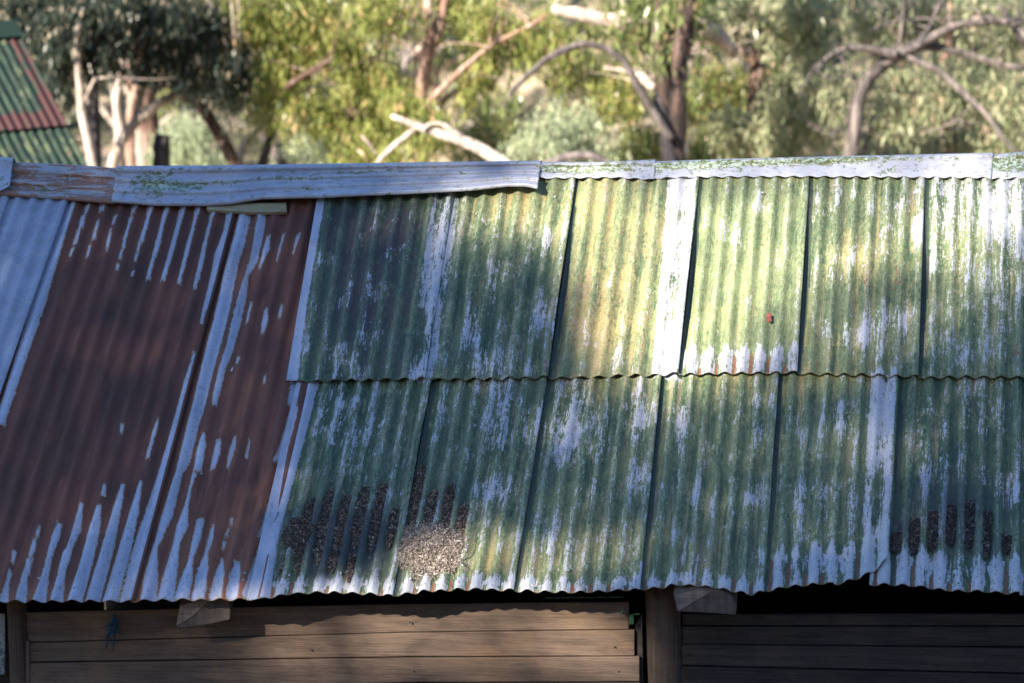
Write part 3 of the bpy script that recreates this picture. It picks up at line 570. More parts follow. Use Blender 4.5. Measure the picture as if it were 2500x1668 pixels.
# roofing nails on the eaves and laps
M_nail = mat_noise('lead_nail', [(.3, .31, .33), (.5, .5, .52)], 200, thr=(.5, .6), rough=.4, bump=.0)
def dome(c, r, hgt, n=9):
    a = np.linspace(0, 2*np.pi, n, endpoint=False); e1 = np.array((1., 0, 0)); e2 = UPS
    ring = lambda rr, hh: [c+(e1*math.cos(t)+e2*math.sin(t))*rr+NRM*hh for t in a]
    V = ring(r, 0)+ring(r*.7, hgt*.7)+[c+NRM*hgt]; F = []
    for i in range(n):
        j = (i+1) % n; F += [[i, j, n+j, n+i], [n+i, n+j, 2*n]]
    return np.array(V), F
v0, f0 = dome(np.zeros(3), .0055, .004); nail0 = None
for (x, y) in [(958, 1390), (1251, 1384), (1387, 1392), (1002, 1413), (706, 1404), (832, 1399), (1547, 1376), (1721, 1368), (1950, 1400), (2010, 1396), (2151, 1345), (1494, 427), (1862, 470), (1380, 460), (1355, 480), (1300, 1430), (1130, 1380), (397, 1424), (524, 1416), (598, 1400), (318, 1421), (450, 471), (590, 472), (760, 470), (1000, 458), (1200, 446), (1285, 436), (1195, 440)]:
    hh = .012 if y > 500 else (.05 if x < 1300 else .03)
    p = R3(np.array(float(x)), np.array(float(y)), hh)
    if nail0 is None: nail0 = mesh('roofing_nail', v0+p, f0, M_nail, sheds, origin=p); nail = nail0
    else:
        nail = nail0.copy(); link(nail, sheds); nail.location = Vector(p)-sheds.location

for p in NAILP:
    nail = nail0.copy(); link(nail, sheds); nail.location = Vector(p)-sheds.location

# ------------------------------------------------------------------ things lying on the roof
M_bits = mat_bits('leaf_litter', (.035, .025, .02), (.115, .085, .066), (.36, .28, .22))
M_bitd = mat_bits('dark_leaf_litter', (.022, .018, .02), (.06, .048, .045), (.20, .17, .15))
M_pile = mat_bits('dry_leaf_pile', (.11, .09, .075), (.33, .28, .235), (.60, .52, .45))
def inpoly(x, y, poly):
    r = np.zeros(x.shape, bool); n = len(poly)
    for i in range(n):
        x1, y1 = poly[i]; x2, y2 = poly[(i+1) % n]
        c = ((y1 > y) != (y2 > y)) & (x < (x2-x1)*(y-y1)/((y2-y1) or 1e-9)+x1); r ^= c
    return r
def flakes(P, size, asp, g, up=.5, lift=0.):
    """random little leaf bits, one quad each"""
    n = len(P); a = g.standard_normal((n, 3)); a -= (a @ NRM)[:, None]*NRM*up; a /= np.linalg.norm(a, axis=1)[:, None]
    b = g.standard_normal((n, 3)); b -= (b*a).sum(1)[:, None]*a; b -= (b @ NRM)[:, None]*NRM*up*.5; b /= np.linalg.norm(b, axis=1)[:, None]
    L = size*g.uniform(.5, 1.5, n)[:, None]; W_ = L*asp*g.uniform(.6, 1.4, n)[:, None]
    V = np.stack([P-a*L, P+b*W_, P+a*L*g.uniform(.7, 1., (n, 1)), P-b*W_], 1).reshape(-1, 3)
    F = np.arange(4*n).reshape(n, 4); r = np.repeat(g.uniform(0, 1, n), 4); return V, F, r
def channels(name, chs, hw, label, mat, dens=.9, seed=1, polys=()):
    g = np.random.default_rng(seed); Ps = []; bed = []
    for ch in chs:
        (x1, y1), (x2, y2) = ch[0], ch[1]; k = ch[2] if len(ch) > 2 else 1.
        n = int(abs(y2-y1)*2*hw*dens*k*1.7); t = g.uniform(-.02, 1.08, n); t = np.where(g.uniform(0, 1, n) < .06, t+g.normal(0, .12, n), t); s = g.uniform(-1, 1, n); s = np.where(g.uniform(0, 1, n) < .07, s*1.7, s)*(1+.18*np.sin(t*17+x1)+.12*np.sin(t*41+y1))
        wd = hw*k*np.sqrt(np.clip(1-np.maximum(0, (t-.55)/.45)**2*.7, 0, 1))*(1-.4*np.exp(-(t/.04)**2)); px = x1+(x2-x1)*t+s*wd; py = y1+(y2-y1)*t
        h = .004+g.uniform(0, .006, n)*(1-s*s)-.004*(1-s*s); Ps.append(uv3(*Ruv(px, py).T)+NRM*h[:, None])
        m = 14                                                      # the solid bed below the loose bits
        tt, ss_ = np.meshgrid(np.linspace(0.01, .99, m), np.linspace(-1, 1, 5), indexing='ij')
        ww = hw*k*.92*np.sqrt(np.clip(1-np.maximum(0, (tt-.55)/.45)**2*.7, 0, 1)); bx = x1+(x2-x1)*tt+ss_*ww; by = y1+(y2-y1)*tt
        q = Ruv(bx.ravel(), by.ravel()); bh = (.0015-.0015*ss_.ravel()**2)*1.0-.0005+.0035*np.abs(ss_.ravel())**3
        bed.append((uv3(q[:, 0], q[:, 1])+NRM*bh[:, None], [[i*5+j, i*5+j+1, (i+1)*5+j+1, (i+1)*5+j] for i in range(m-1) for j in range(4)]))
    for poly, hh in polys:
        P_ = np.array(poly); n = int(hw*dens*9*len(poly)*12); x = g.uniform(P_[:, 0].min(), P_[:, 0].max(), n); y = g.uniform(P_[:, 1].min(), P_[:, 1].max(), n); k = inpoly(x, y, poly); x, y = x[k], y[k]
        Ps.append(uv3(*Ruv(x, y).T)+NRM*(hh+g.uniform(0, .006, len(x)))[:, None])
    P = np.concatenate(Ps); V, F, r = flakes(P, .0031, .45, g, .35); i2 = g.choice(len(P), len(P)//25); Va, Fa, ra = flakes(P[i2]+NRM*.002, .011, .12, g, .7); Vc, Fc, rc = flakes(P[i2[::2]]+NRM*.002, .008, .45, g, .8)
    V, F, r = np.concatenate([V, Va, Vc]), np.concatenate([F, Fa+len(V), Fc+len(V)+len(Va)]), np.concatenate([r, np.clip(ra+.4, 0, 1), rc])
    o = mesh(name, V, F, mat, None, {'rnd': ('FLOAT', r)}, smooth=False)
    v, f = join(bed); mesh('litter_bed', v, f, mat_bits(name+'_bed', (.03, .024, .02), (.04, .03, .03), (.05, .04, .03)), o)
    tag(o, label, 'leaf litter', None, 'stuff'); return o
channels('leaf_litter', [((768, 1222), (690, 1391)), ((810, 1200), (778, 1365)), ((851, 1212), (823, 1340)), ((820, 1345), (810, 1395), .7), ((895, 1193), (866, 1331)), ((862, 1352), (851, 1418), .7), ((937, 1184), (908, 1334)), ((966, 1244), (949, 1331), .9), ((745, 1310), (727, 1400), .8)], 12,
         'dark crumbled leaf litter filling the valleys of the sheet left of the pale pile', M_bits, 1.0, 3, [([(713, 1268), (745, 1270), (772, 1290), (735, 1340), (695, 1340), (690, 1310)], .012)])
channels('leaf_litter', [((1030, 1139), (1008, 1290)), ((1062, 1203), (1046, 1295)), ((1105, 1187), (1086, 1297)), ((1135, 1235), (1125, 1310))], 12, 'leaf litter in four valleys just above the pale debris pile', M_bits, 1.0, 4)
channels('leaf_litter', [((2191, 1301), (2188, 1346)), ((2234, 1268), (2231, 1350)), ((2279, 1251), (2275, 1338)), ((2322, 1235), (2319, 1325)), ((2367, 1227), (2363, 1333)), ((2410, 1249), (2406, 1354), .9), ((2458, 1309), (2455, 1351))], 12.5, 'dark leaf litter in seven valleys near the eave at the right', M_bitd, 1.0, 5)
def pile():
    g = np.random.default_rng(9)
    poly = [(991, 1289), (1015, 1284), (1042, 1280), (1070, 1284), (1107, 1299), (1134, 1313), (1137, 1337), (1120, 1358), (1125, 1379), (1104, 1400), (1080, 1396), (1057, 1415), (1040, 1405), (1027, 1411), (1014, 1436), (1012, 1403), (988, 1388), (973, 1382), (970, 1352), (982, 1328)]
    n = 27000; x = g.uniform(950, 1160, n); y = g.uniform(1262, 1450, n); sg = np.where(g.uniform(0, 1, n) < .12, 13., 4.); k = inpoly(x+g.normal(0, 1, n)*sg, y+g.normal(0, 1, n)*sg, poly); x, y = x[k], y[k]
    def hh(x, y): 
        b = .007+.024*np.exp(-((x-1055)/62)**2-((y-1345)/48)**2); return b*(1+.25*np.sin(x*.13)*np.sin(y*.11))
    hv = hh(x, y)
    P = uv3(*Ruv(x, y+hv*-0.).T)+NRM*(hv*g.uniform(.75, 1.15, len(x)))[:, None]
    V, F, r = flakes(P, .0042, .36, g, .15)
    # a second helping of long thin leaves and stalks
    idx = g.choice(len(P), 900); V2, F2, r2 = flakes(P[idx]+NRM*.003, .014, .09, g, .7)
    idx = g.choice(len(P), 240); V3, F3, r3 = flakes(P[idx]+NRM*.002, .0075, .4, g, .7)
    o = mesh('debris_pile', np.concatenate([V, V2, V3]), np.concatenate([F, F2+len(V), F3+len(V)+len(V2)]), M_pile, None, {'rnd': ('FLOAT', np.concatenate([r, r2, r3]))}, smooth=False)
    gx, gy = np.meshgrid(np.linspace(976, 1130, 40), np.linspace(1286, 1404, 32)); m = inpoly(gx.ravel(), gy.ravel(), poly)
    q = Ruv(gx.ravel(), gy.ravel()); Vb = uv3(q[:, 0], q[:, 1])+NRM*((hh(gx, gy).ravel()*.75)-.002)[:, None]
    Fb = [[a, a+1, a+41, a+40] for r_ in range(31) for a in range(r_*40, r_*40+39) if m[a] and m[a+1] and m[a+41] and m[a+40]]
    mesh('leaf_bed', Vb, Fb, mat_bits('pile_bed', (.06, .045, .035), (.09, .07, .05), (.1, .08, .06)), o)
    tag(o, 'pale sunlit mound of dry leaves and seed husks near the eave', 'debris pile', None, 'thing')
pile()
M_twig = mat_noise('grey_twig', [(.12, .10, .09), (.24, .20, .17)], 90, thr=(.45, .6))
def twig(pts, r, label, hs=.022, mat=None):
    P = [R3(np.array(float(x)), np.array(float(y)), hs) for x, y in pts]
    v, f = tube(P, np.linspace(r, r*.5, len(P)), 6, .12, pts[0][0]); o = mesh('twig', v, f, mat or M_twig, None); tag(o, label, 'twig')
    return o
o = twig([(1124, 1369), (1133, 1382), (1142, 1392), (1152, 1398)], .0022, 'forked grey twig at the lower right of the debris pile')
P = [R3(np.array(float(x)), np.array(float(y)), .022) for x, y in ((1124, 1369), (1140, 1352), (1152, 1338), (1167, 1313))]; v, f = tube(P, [.002, .0018, .0014, .001], 6, .1, 3); mesh('branchlet', v, f, M_twig, o)
P = [R3(np.array(float(x)), np.array(float(y)), .024) for x, y in ((1141, 1349), (1148, 1328), (1155, 1303))]; v, f = tube(P, [.0014, .0012, .001], 6, .1, 3); mesh('branchlet', v, f, M_twig, o)
twig([(991, 1288), (1010, 1302), (1030, 1316)], .0018, 'thin bent twig lying on top of the debris pile', .045)
twig([(1108, 1186), (1112, 1195), (1112, 1212)], .0016, 'pale curved stalk at the head of the third litter-filled valley', .012, mat_noise('pale_stalk', [(.4, .37, .36), (.5, .48, .46)], 90, thr=(.5, .6)))
twig([(946, 1379), (962, 1378), (980, 1372)], .0012, 'hair-thin dark twig across the lap left of the debris pile', .012)
twig([(680, 1250), (676, 1262), (668, 1276)], .0025, 'small dark twig caught on the grey lap edge below the rust', .014, mat_noise('dark_twig', [(.03, .03, .035), (.05, .05, .06)], 90, thr=(.5, .6)))
twig([(865, 1175), (861, 1182), (858, 1192)], .0025, 'short brown twig above the left litter-filled valleys', .01, mat_noise('brown_twig', [(.15, .1, .07), (.25, .17, .12)], 90, thr=(.5, .6)))
def flat_leaf(name, poly, h, mat, label, cat):
    v, f = prism([R3(np.array(float(x)), np.array(float(y)), h) for x, y in poly], NRM*.0012); o = mesh(name, v, f, mat, None, smooth=False); tag(o, label, cat)
flat_leaf('paint_flake', [(1872, 767), (1879, 764), (1884, 769), (1882, 778), (1885, 784), (1876, 787), (1872, 781)], .036, mat_noise('red_flake', [(.34, .09, .07), (.45, .15, .11)], 40, thr=(.5, .6), rough=.5), 'small coral red flake lying on the bright green sheet', 'flake')
flat_leaf('feather', [(567, 896), (569, 899), (567, 906), (562, 908), (565, 902)], .012, mat_noise('white_feather', [(.75, .72, .7), (.8, .8, .8)], 40, thr=(.5, .6)), 'tiny white feather on the rusty sheet beside a zinc streak', 'feather')

# ------------------------------------------------------------------ ground
def ground_z(x, y):
    r = np.clip((y-34)/60, 0, 3); z = 13*r**1.5*np.ones_like(x)
    z = z + np.clip((y-20)/15, 0, 1)*(.35*np.sin(x*.31+1)+.25*np.sin(y*.42+x*.17)+.12*np.sin(x*1.1+y*.9))
    return z+np.clip(-y-32, 0, 400)*.46  # added unseen slope behind the camera, steepened to block low sky light
gx, gy = np.meshgrid(np.r_[-400, -200, np.linspace(-90, 90, 181), 200, 400], np.r_[-300, -150, np.linspace(-60, 130, 191), 220, 400], indexing='ij')
gz = ground_z(gx, gy); V = np.stack([gx, gy, gz], -1); a_, b_ = gx.shape
i = np.arange(a_-1)[:, None]*b_+np.arange(b_-1)[None]; F = np.stack([i, i+b_, i+b_+1, i+1], -1).reshape(-1, 4)
def mat_ground():
    g = G('hillside', .95, .1); v = g.geo(); n = g.noise(v, (.5,)*3, 6, .65, .3); m = g.noise(v, (3.1,)*3, 5, .7)
    f = g.add(n, g.cen(m, .5)); c = g.mix(g.ss(f, .25, .72), (.07, .07, .04), (.42, .34, .22)); c = g.mix(g.ss(f, .62, .9), c, (.66, .55, .41))
    x = g.N('ShaderNodeSeparateXYZ'); g.put(x.inputs[0], v)
    c = g.mix(g.ss(g.add(x.outputs[1], g.cen(n, 5.)), 6, 13), g.mix(f, (.035, .03, .022), (.09, .075, .05)), c); g.bump(m, .05, .8); return g.out(c)  # unseen front ground coloured darker to cut bounce light on the wall
M_ground = mat_ground()
M_unused = mat_noise('dry_grass', [(.06, .065, .03), (.20, .16, .09), (.42, .34, .22), (.55, .46, .33)], .55, thr=(.36, .44, .58), bump=.05)
tag(mesh('ground', V.reshape(-1, 3), F, M_ground), 'dry pale grass hillside rising behind the shed', None, None, 'structure')

# ------------------------------------------------------------------ vegetation
DENS = .78
LV = {'yellow': mat_leaf('yellow_green_leaves', (.11, .16, .045), (.36, .39, .12), (.58, .38, .2), .4, .3),
      'mid': mat_leaf('olive_leaves', (.08, .12, .035), (.25, .30, .11), (.42, .32, .17), .35, .3),
      'grey': mat_leaf('grey_green_leaves', (.17, .21, .11), (.47, .50, .31), (.60, .46, .33), .4, .3),
      'dark': mat_leaf('shaded_leaves', (.014, .024, .020), (.045, .062, .045), (.50, .43, .32), .2, .3, .9),  # crown's shade and its pale sparkles put into the leaf colours
      'pale': mat_leaf('pale_wattle_leaves', (.26, .33, .20), (.46, .52, .34), (.55, .55, .4))}
BK = {'pale': mat_bark('pale_bark', (.30, .24, .20), (.50, .42, .36), (.66, .57, .49)), 'brown': mat_bark('brown_bark', (.10, .06, .045), (.19, .125, .10), (.30, .23, .20)),
      'pink': mat_bark('pink_bark', (.28, .17, .13), (.42, .28, .22), (.52, .40, .34)), 'red': mat_bark('red_brown_bark', (.045, .034, .032), (.115, .075, .063), (.24, .18, .155)), 'dark': mat_bark('dark_bark', (.025, .022, .026), (.05, .045, .05), (.09, .08, .08)), 'grey': mat_bark('grey_bark', (.09, .078, .075), (.15, .13, .125), (.24, .20, .18))}
def leaves(clumps, g, size=.055, asp=.22, droop=1.3):
    """clumps: (center, (rx,ry,rz), n) -> hanging leaf quads gathered in sprays"""
    Cs = []
    for c, r, n in clumps:
        k = max(1, int(n/26)); d = g.standard_normal((k, 3)); d /= np.linalg.norm(d, axis=1)[:, None]; d *= g.uniform(.15, 1, (k, 1))**.5
        cc = np.array(c)+d*np.array(r); m = 26; s_ = np.repeat(cc, m, 0); off = g.standard_normal((k*m, 3))*np.array((.075, .075, .13))*(np.mean(r)/.5)**.5; Cs.append(s_+off)
    P = np.concatenate(Cs); n = len(P)
    a = g.standard_normal((n, 3))*.55+np.array((0, 0, -droop)); a /= np.linalg.norm(a, axis=1)[:, None]
    b = g.standard_normal((n, 3)); b -= (b*a).sum(1)[:, None]*a; b /= np.linalg.norm(b, axis=1)[:, None]
    L = size*g.uniform(.6, 1.4, n)[:, None]; W_ = L*asp*g.uniform(.7, 1.3, n)[:, None]
    V = np.stack([P-a*L, P+b*W_-a*L*.1, P+a*L, P-b*W_-a*L*.1], 1).reshape(-1, 3)
    r = np.clip(np.repeat(g.uniform(0, 1, n), 4), 0, 1); return V, np.arange(4*n).reshape(n, 4), r
LIMB_BARK = {}
def tree(name, label, cat, limbs, clumps, Y, bark, leaf, group=None, extra=0, top=None, size=.055, seed=1, grounded=True, twigs=10):
    """limbs: list of (pixel points, pixel widths, depth offset); clumps: (px,py,rx,ry,n[,dy]) read at depth Y; extra: unseen upper crown"""
    g = np.random.default_rng(seed); sc = FPX/(Y-CN[1])
    first = limbs[0] if limbs else None
    if first: p = PY(*first[0][0], Y+first[2])
    else: p = PY(clumps[0][0], clumps[0][1], Y)
    bx, by = p[0]+ (g.uniform(-.1, .1)), p[1]; bz = float(ground_z(np.array(bx), np.array(by)))
    t = thing(name, (bx, by, bz), label, cat, group)
    parts = []
    others = {}
    for k, lm in enumerate(limbs):
        pts, wd, dy = lm[:3]; tgt = others.setdefault(lm[3], []) if len(lm) > 3 else parts
        L = [PY(x, y, Y+dy*(.3+.7*i/max(1, len(pts)-1))) for i, (x, y) in enumerate(pts)]; W_ = [q/2/sc for q in wd]
        if k == 0 and grounded: L = [np.array((bx, by, bz-.2)), (np.array((bx, by, bz))+L[0])/2]+L; W_ = [W_[0]*1.25, W_[0]*1.1]+W_
        tgt.append(tube(L, W_, 10 if wd[0] > 14 else 7, .07, seed*7+k))
    cl = []
    for q in clumps:
        dy = q[5] if len(q) > 5 else 0
        c = PY(q[0], q[1], Y+dy); cl.append((c, (q[2]/sc, .35+q[2]/sc*.6, q[3]/sc), q[4]*(1. if leaf == 'dark' else DENS)))
    if extra:
        tp = np.array(parts[0][0][-11:]).mean(0) if parts else np.array((bx, by, 3.)); H = top or 8.5
        for k in range(extra):
            a = k*2.4+seed; r_ = .8+1.9*g.uniform(); zc = tp[2]+.9+(H-tp[2])*(k+.6)/extra; c = np.array((tp[0]+r_*math.cos(a), tp[1]+r_*math.sin(a), max(zc, tp[2]+.9)))
            cl.append((c, (.9, .9, .7), 650)); mid = np.array((tp[0]*.75+c[0]*.25, tp[1]*.75+c[1]*.25, tp[2]+(c[2]-tp[2])*.45))
            er = min(.09, (limbs[0][1][-1]/2/sc if limbs else .03)*.8); parts.append(tube([tp-np.array((0, 0, .05)), mid, c], [er, er*.6, .012], 7, .08, k+seed))
    if not parts and cl:
        for c, r, n in cl: parts.append(tube([(bx, by, bz-.1), ((bx+c[0])/2+.05, by, (bz+c[2])/2), c], [.05, .035, .01], 6, .1, seed))
    pool = [(l[0], l[2]) for l in limbs]
    for k in range(twigs):
        pts, dy = pool[g.integers(len(pool))]; j = g.integers(max(1, len(pts)-3), len(pts)) if len(pts) > 2 else 0; a0 = np.array(pts[j], float)+g.normal(0, 6, 2)
        d_ = g.uniform(-2.9, .25); q = [a0]; st_ = g.uniform(22, 48)
        for _w in range(4): q.append(q[-1]+st_*np.array((math.cos(d_), math.sin(d_)*.8))); d_ += g.normal(0, .38)
        parts.append(tube([PY(x, y, Y+dy+.1*i) for i, (x, y) in enumerate(q)], np.array((5.5, 4.5, 3.5, 2.5, 1.5))/2/sc, 5, .08, k))
    v, f = join(parts); mesh('trunk', v, f, BK[bark], t)
    for bk, ps in others.items(): v, f = join(ps); mesh('limb', v, f, BK[bk], t)
    if cl:
        V, F, r = leaves(cl, g, size); mesh('crown', V, F, LV[leaf], t, {'rnd': ('FLOAT', r)}, smooth=False)
    return t
# big forked gum, right of centre
tree('gum_tree', 'big forked gum with dark red-brown trunk right of centre and a drooping dark arched branch', 'gum tree',
     [([(1647, 460), (1648, 395), (1641, 320), (1655, 250), (1656, 150), (1680, 60), (1678, -60)], [72, 66, 66, 50, 42, 46, 40], 0),
      ([(1640, 330), (1622, 250), (1612, 180), (1600, 100), (1606, 20), (1610, -60)], [40, 34, 40, 26, 16, 10], -.1),
      ([(1655, 300), (1635, 200), (1640, 120), (1628, 40), (1635, -40)], [36, 42, 34, 26, 20], .15),
      ([(1640, 340), (1600, 280), (1562, 220), (1525, 150), (1478, 115), (1420, 105), (1350, 130), (1290, 180), (1245, 225), (1225, 275)], [24, 22, 20, 18, 15, 18, 14, 11, 8, 4], -.7, 'grey'),
      ([(1420, 110), (1330, 150), (1270, 205), (1232, 290)], [8, 7, 5, 3], -.6, 'grey'),
      ([(1655, 470), (1640, 400), (1636, 330), (1622, 280), (1600, 230)], [52, 50, 44, 34, 14], -.12, 'dark')],
     [(1560, 60, 90, 60, 1500, .8), (1450, 70, 70, 30, 300, 1.4), (1700, 40, 70, 60, 500, .3), (1615, 130, 30, 50, 160, -.5), (1700, 200, 26, 50, 160, -.5), (1650, 30, 50, 26, 200, -.6), (1250, 230, 26, 36, 120, -.4)], 16.5, 'red', 'mid', extra=9, top=9, seed=3, twigs=14)
tree('gum_tree', 'pale gum with a thick cream limb reaching left behind the forked red-brown gum', 'gum tree',
     [([(1660, 430), (1652, 310), (1618, 210), (1580, 120), (1530, 60), (1500, -60)], [34, 32, 34, 34, 30, 26], .3),
      ([(1580, 70), (1500, 52), (1430, 38), (1352, 24)], [40, 36, 36, 26], .2), ([(1590, 200), (1560, 180), (1475, 165)], [20, 14, 12], .3), ([(1598, 216), (1562, 192)], [24, 14], .1),
      ([(1700, 60), (1760, 90), (1790, 130)], [40, 44, 30], 1.0)],
     [(1330, 110, 110, 60, 1300, .8), (1500, 250, 70, 60, 900, 1.), (1430, 190, 90, 60, 900, 1.4), (1560, 230, 50, 60, 400, 1.)], 17.0, 'pale', 'yellow', extra=8, top=9, seed=5)
tree('gum_tree', 'slim pinkish forked gum trunk standing behind the yellow-green leaves', 'gum tree',
     [([(1020, 430), (1024, 300), (1030, 215), (1046, 120), (1052, 60), (1040, -40)], [40, 36, 34, 34, 24, 22], 0), ([(1046, 130), (1068, 90), (1080, 40), (1092, -30)], [26, 24, 20, 16], .1),
      ([(1030, 270), (1080, 215), (1140, 160), (1200, 110), (1300, 60), (1330, 40)], [16, 15, 14, 12, 10, 8], -.4), ([(1020, 300), (1090, 240), (1180, 180), (1240, 130)], [14, 18, 16, 8], .6)],
     [(930, 30, 90, 50, 1600, -.3), (1120, 20, 80, 35, 1200, .5), (1190, 160, 50, 50, 500, .5), (1030, 330, 75, 50, 1500, -.45), (985, 270, 50, 40, 600, -.4), (1180, 60, 70, 60, 900, 0), (1160, 230, 40, 50, 500, 0), (1250, 120, 60, 50, 500, .4)], 17.9, 'pink', 'yellow', extra=8, top=9, seed=7, twigs=22)
tree('gum_tree', 'bushy yellow-green gum with drooping sunlit leaves left of the slim pink trunk', 'gum tree',
     [([(900, 440), (880, 330), (850, 230), (800, 150), (760, 60), (740, -60)], [34, 30, 26, 22, 20, 16], 0), ([(850, 240), (930, 160), (960, 60)], [16, 12, 10], 0), ([(700, 212), (750, 180), (806, 148)], [16, 15, 12], -1.6)],
     [(620, 50, 90, 60, 2600), (740, 40, 90, 60, 2600), (700, 160, 80, 60, 2200, .2), (820, 110, 90, 60, 2400), (900, 200, 80, 60, 1800), (820, 300, 70, 50, 1500, .2), (930, 320, 70, 60, 1800), (980, 370, 60, 40, 1000, -.3), (730, 280, 60, 40, 700), (870, 380, 70, 30, 900), (640, 260, 50, 60, 900, .4), (960, 250, 60, 50, 900)], 18.8, 'brown', 'yellow', extra=9, top=9, seed=9)
# left group
tree('gum_tree', 'shadowed gum with dark straight trunk and dark grey-green crown beside the green roof', 'gum tree',
     [([(232, 470), (230, 390), (232, 300), (226, 200), (222, 120), (215, -60)], [44, 38, 32, 28, 26, 22], 0), ([(232, 205), (262, 170), (290, 145), (300, 100)], [16, 13, 10, 8], -.1), ([(224, 170), (180, 140), (110, 135)], [18, 14, 8], 0)],
     [(110, 60, 70, 60, 2200), (220, 40, 80, 50, 2000), (330, 40, 80, 45, 1900), (440, 60, 70, 50, 1700, .2), (270, 160, 30, 30, 250, -.3), (350, 185, 40, 22, 350, .2), (150, 235, 30, 50, 300, -.2), (170, 130, 70, 50, 1500), (400, 130, 80, 40, 1300, .4), (520, 100, 50, 60, 900, .5), (470, 200, 60, 30, 700, .6), (120, 190, 50, 50, 900), (290, 110, 40, 40, 500), (560, 220, 40, 60, 700, .6), (60, 20, 50, 40, 900)], 17.8, 'dark', 'dark', extra=9, top=9, seed=11, twigs=2)
tree('gum_tree', 'thin white-barked gum just left of the dark straight trunk', 'gum tree', [([(232, 460), (224, 395), (212, 330), (198, 270), (194, 210), (188, 130), (196, 0)], [26, 24, 23, 21, 18, 14, 10], 0), ([(206, 250), (220, 215), (232, 190)], [10, 9, 7], 0)], [(250, 20, 90, 50, 700, 0), (160, 60, 60, 50, 500)], 17.2, 'pale', 'dark', extra=4, seed=13, twigs=2)
tree('gum_tree', 'leaning cream gum limb rising to the right from a low fork', 'gum tree',
     [([(270, 470), (278, 390), (300, 340), (330, 300), (380, 258), (450, 225), (520, 195), (580, 178)], [28, 27, 25, 25, 23, 21, 14, 9], 0), ([(300, 345), (330, 290), (350, 220), (352, 170), (335, 60), (330, -60)], [18, 17, 15, 12, 10, 8], .2), ([(345, 210), (322, 175), (312, 95), (300, -40)], [12, 10, 9, 7], .3)],
     [(560, 150, 60, 40, 400, 0)], 18.3, 'pale', 'dark', extra=3, seed=15, twigs=2)
for k, (pts, wd, lab, bark, Y) in enumerate([
    ([(290, 470), (288, 390), (292, 320), (282, 250), (300, 170), (290, 60)], [30, 28, 26, 24, 20, 14], 'pale gum trunk behind the low fork of the leaning limb', 'pale', 20.5),
    ([(330, 470), (320, 390), (318, 300), (325, 230), (360, 180), (350, 60)], [32, 26, 22, 22, 18, 12], 'second pale trunk, between the leaning limb and the dark stump', 'pink', 21.5),
    ([(600, 470), (570, 390), (530, 320), (480, 240), (455, 205), (430, 100)], [34, 34, 32, 28, 20, 12], 'brown gum trunk leaning left across the pale limb', 'brown', 19.2),
    ([(575, 470), (585, 385), (600, 345), (640, 310), (680, 250)], [24, 22, 16, 14, 8], 'pale forked sapling low down between the brown and dark trunks', 'pale', 20.2),
    ([(630, 470), (640, 395), (660, 330), (700, 260), (690, 100)], [30, 26, 22, 20, 14], 'dark slanting trunk under the yellow-green leaves', 'dark', 20.0),
    ([(700, 470), (690, 400), (640, 330), (610, 280)], [30, 26, 24, 14], 'short grey trunk leaning left beside the dark slanting one', 'grey', 21.2)]):
    tree('gum_tree', lab, 'gum tree', [(pts, wd, 0)], [(pts[-1][0], pts[-1][1]-40, 60, 40, 350, .3), (pts[-1][0]+40, pts[-1][1]-80, 70, 50, 400)], Y, bark, 'mid' if k > 1 else 'dark', extra=4, seed=30+k, twigs=2)
st = thing('tree_stump', tuple(PY(385, 440, 18.6)[:2])+(0.,), 'dark broken tree stump between pale trunks at the left', 'stump')
c = PY(385, 330, 18.6); v, f = tube([(c[0], c[1], -.2), (c[0], c[1], c[2]*.5), (c[0]+.02, c[1], c[2]-.03), (c[0]+.05, c[1], c[2])], [.13, .10, .09, .075], 12, .1, 4); mesh('trunk', v, f, BK['dark'], st)
# fallen pale branches behind the ridge
def branch(name, label, limbs, Y, bark, seed):
    sc = FPX/(Y-CN[1]); parts = [tube([PY(x, y, Y+dy*i/len(p)) for i, (x, y) in enumerate(p)], [q/2/sc for q in wd], 9, .06, seed+k) for k, (p, wd, dy) in enumerate(limbs)]
    b = PY(*limbs[0][0][0], Y); t = thing(name, (b[0], b[1], 0), label, 'fallen branch'); v, f = join(parts); mesh('limb', v, f, BK[bark], t); return t
branch('fallen_branch', 'bare bleached branch sloping down to the right behind the sagging ridge cap', [([(1420, 560), (1300, 450), (1225, 395), (1150, 350), (1080, 330), (1010, 305), (955, 283)], [44, 42, 34, 32, 24, 20, 12], 0), ([(1135, 345), (1105, 318), (1075, 300), (1045, 298), (1030, 325)], [18, 14, 12, 10, 8], -.1), ([(1020, 310), (975, 345), (935, 380), (905, 420), (880, 480)], [14, 15, 14, 10, 8], .1), ([(880, 330), (905, 352), (922, 385)], [6, 9, 7], .1)], 15.5, 'pale', 3)
branch('fallen_branch', 'low dark grey curved branch just behind the narrow mossy ridge cap', [([(1300, 470), (1340, 400), (1390, 382), (1440, 378), (1490, 400), (1530, 460)], [26, 24, 20, 20, 18, 14], 0), ([(1280, 420), (1340, 392), (1420, 372)], [10, 9, 7], .2)], 16.0, 'grey', 6)
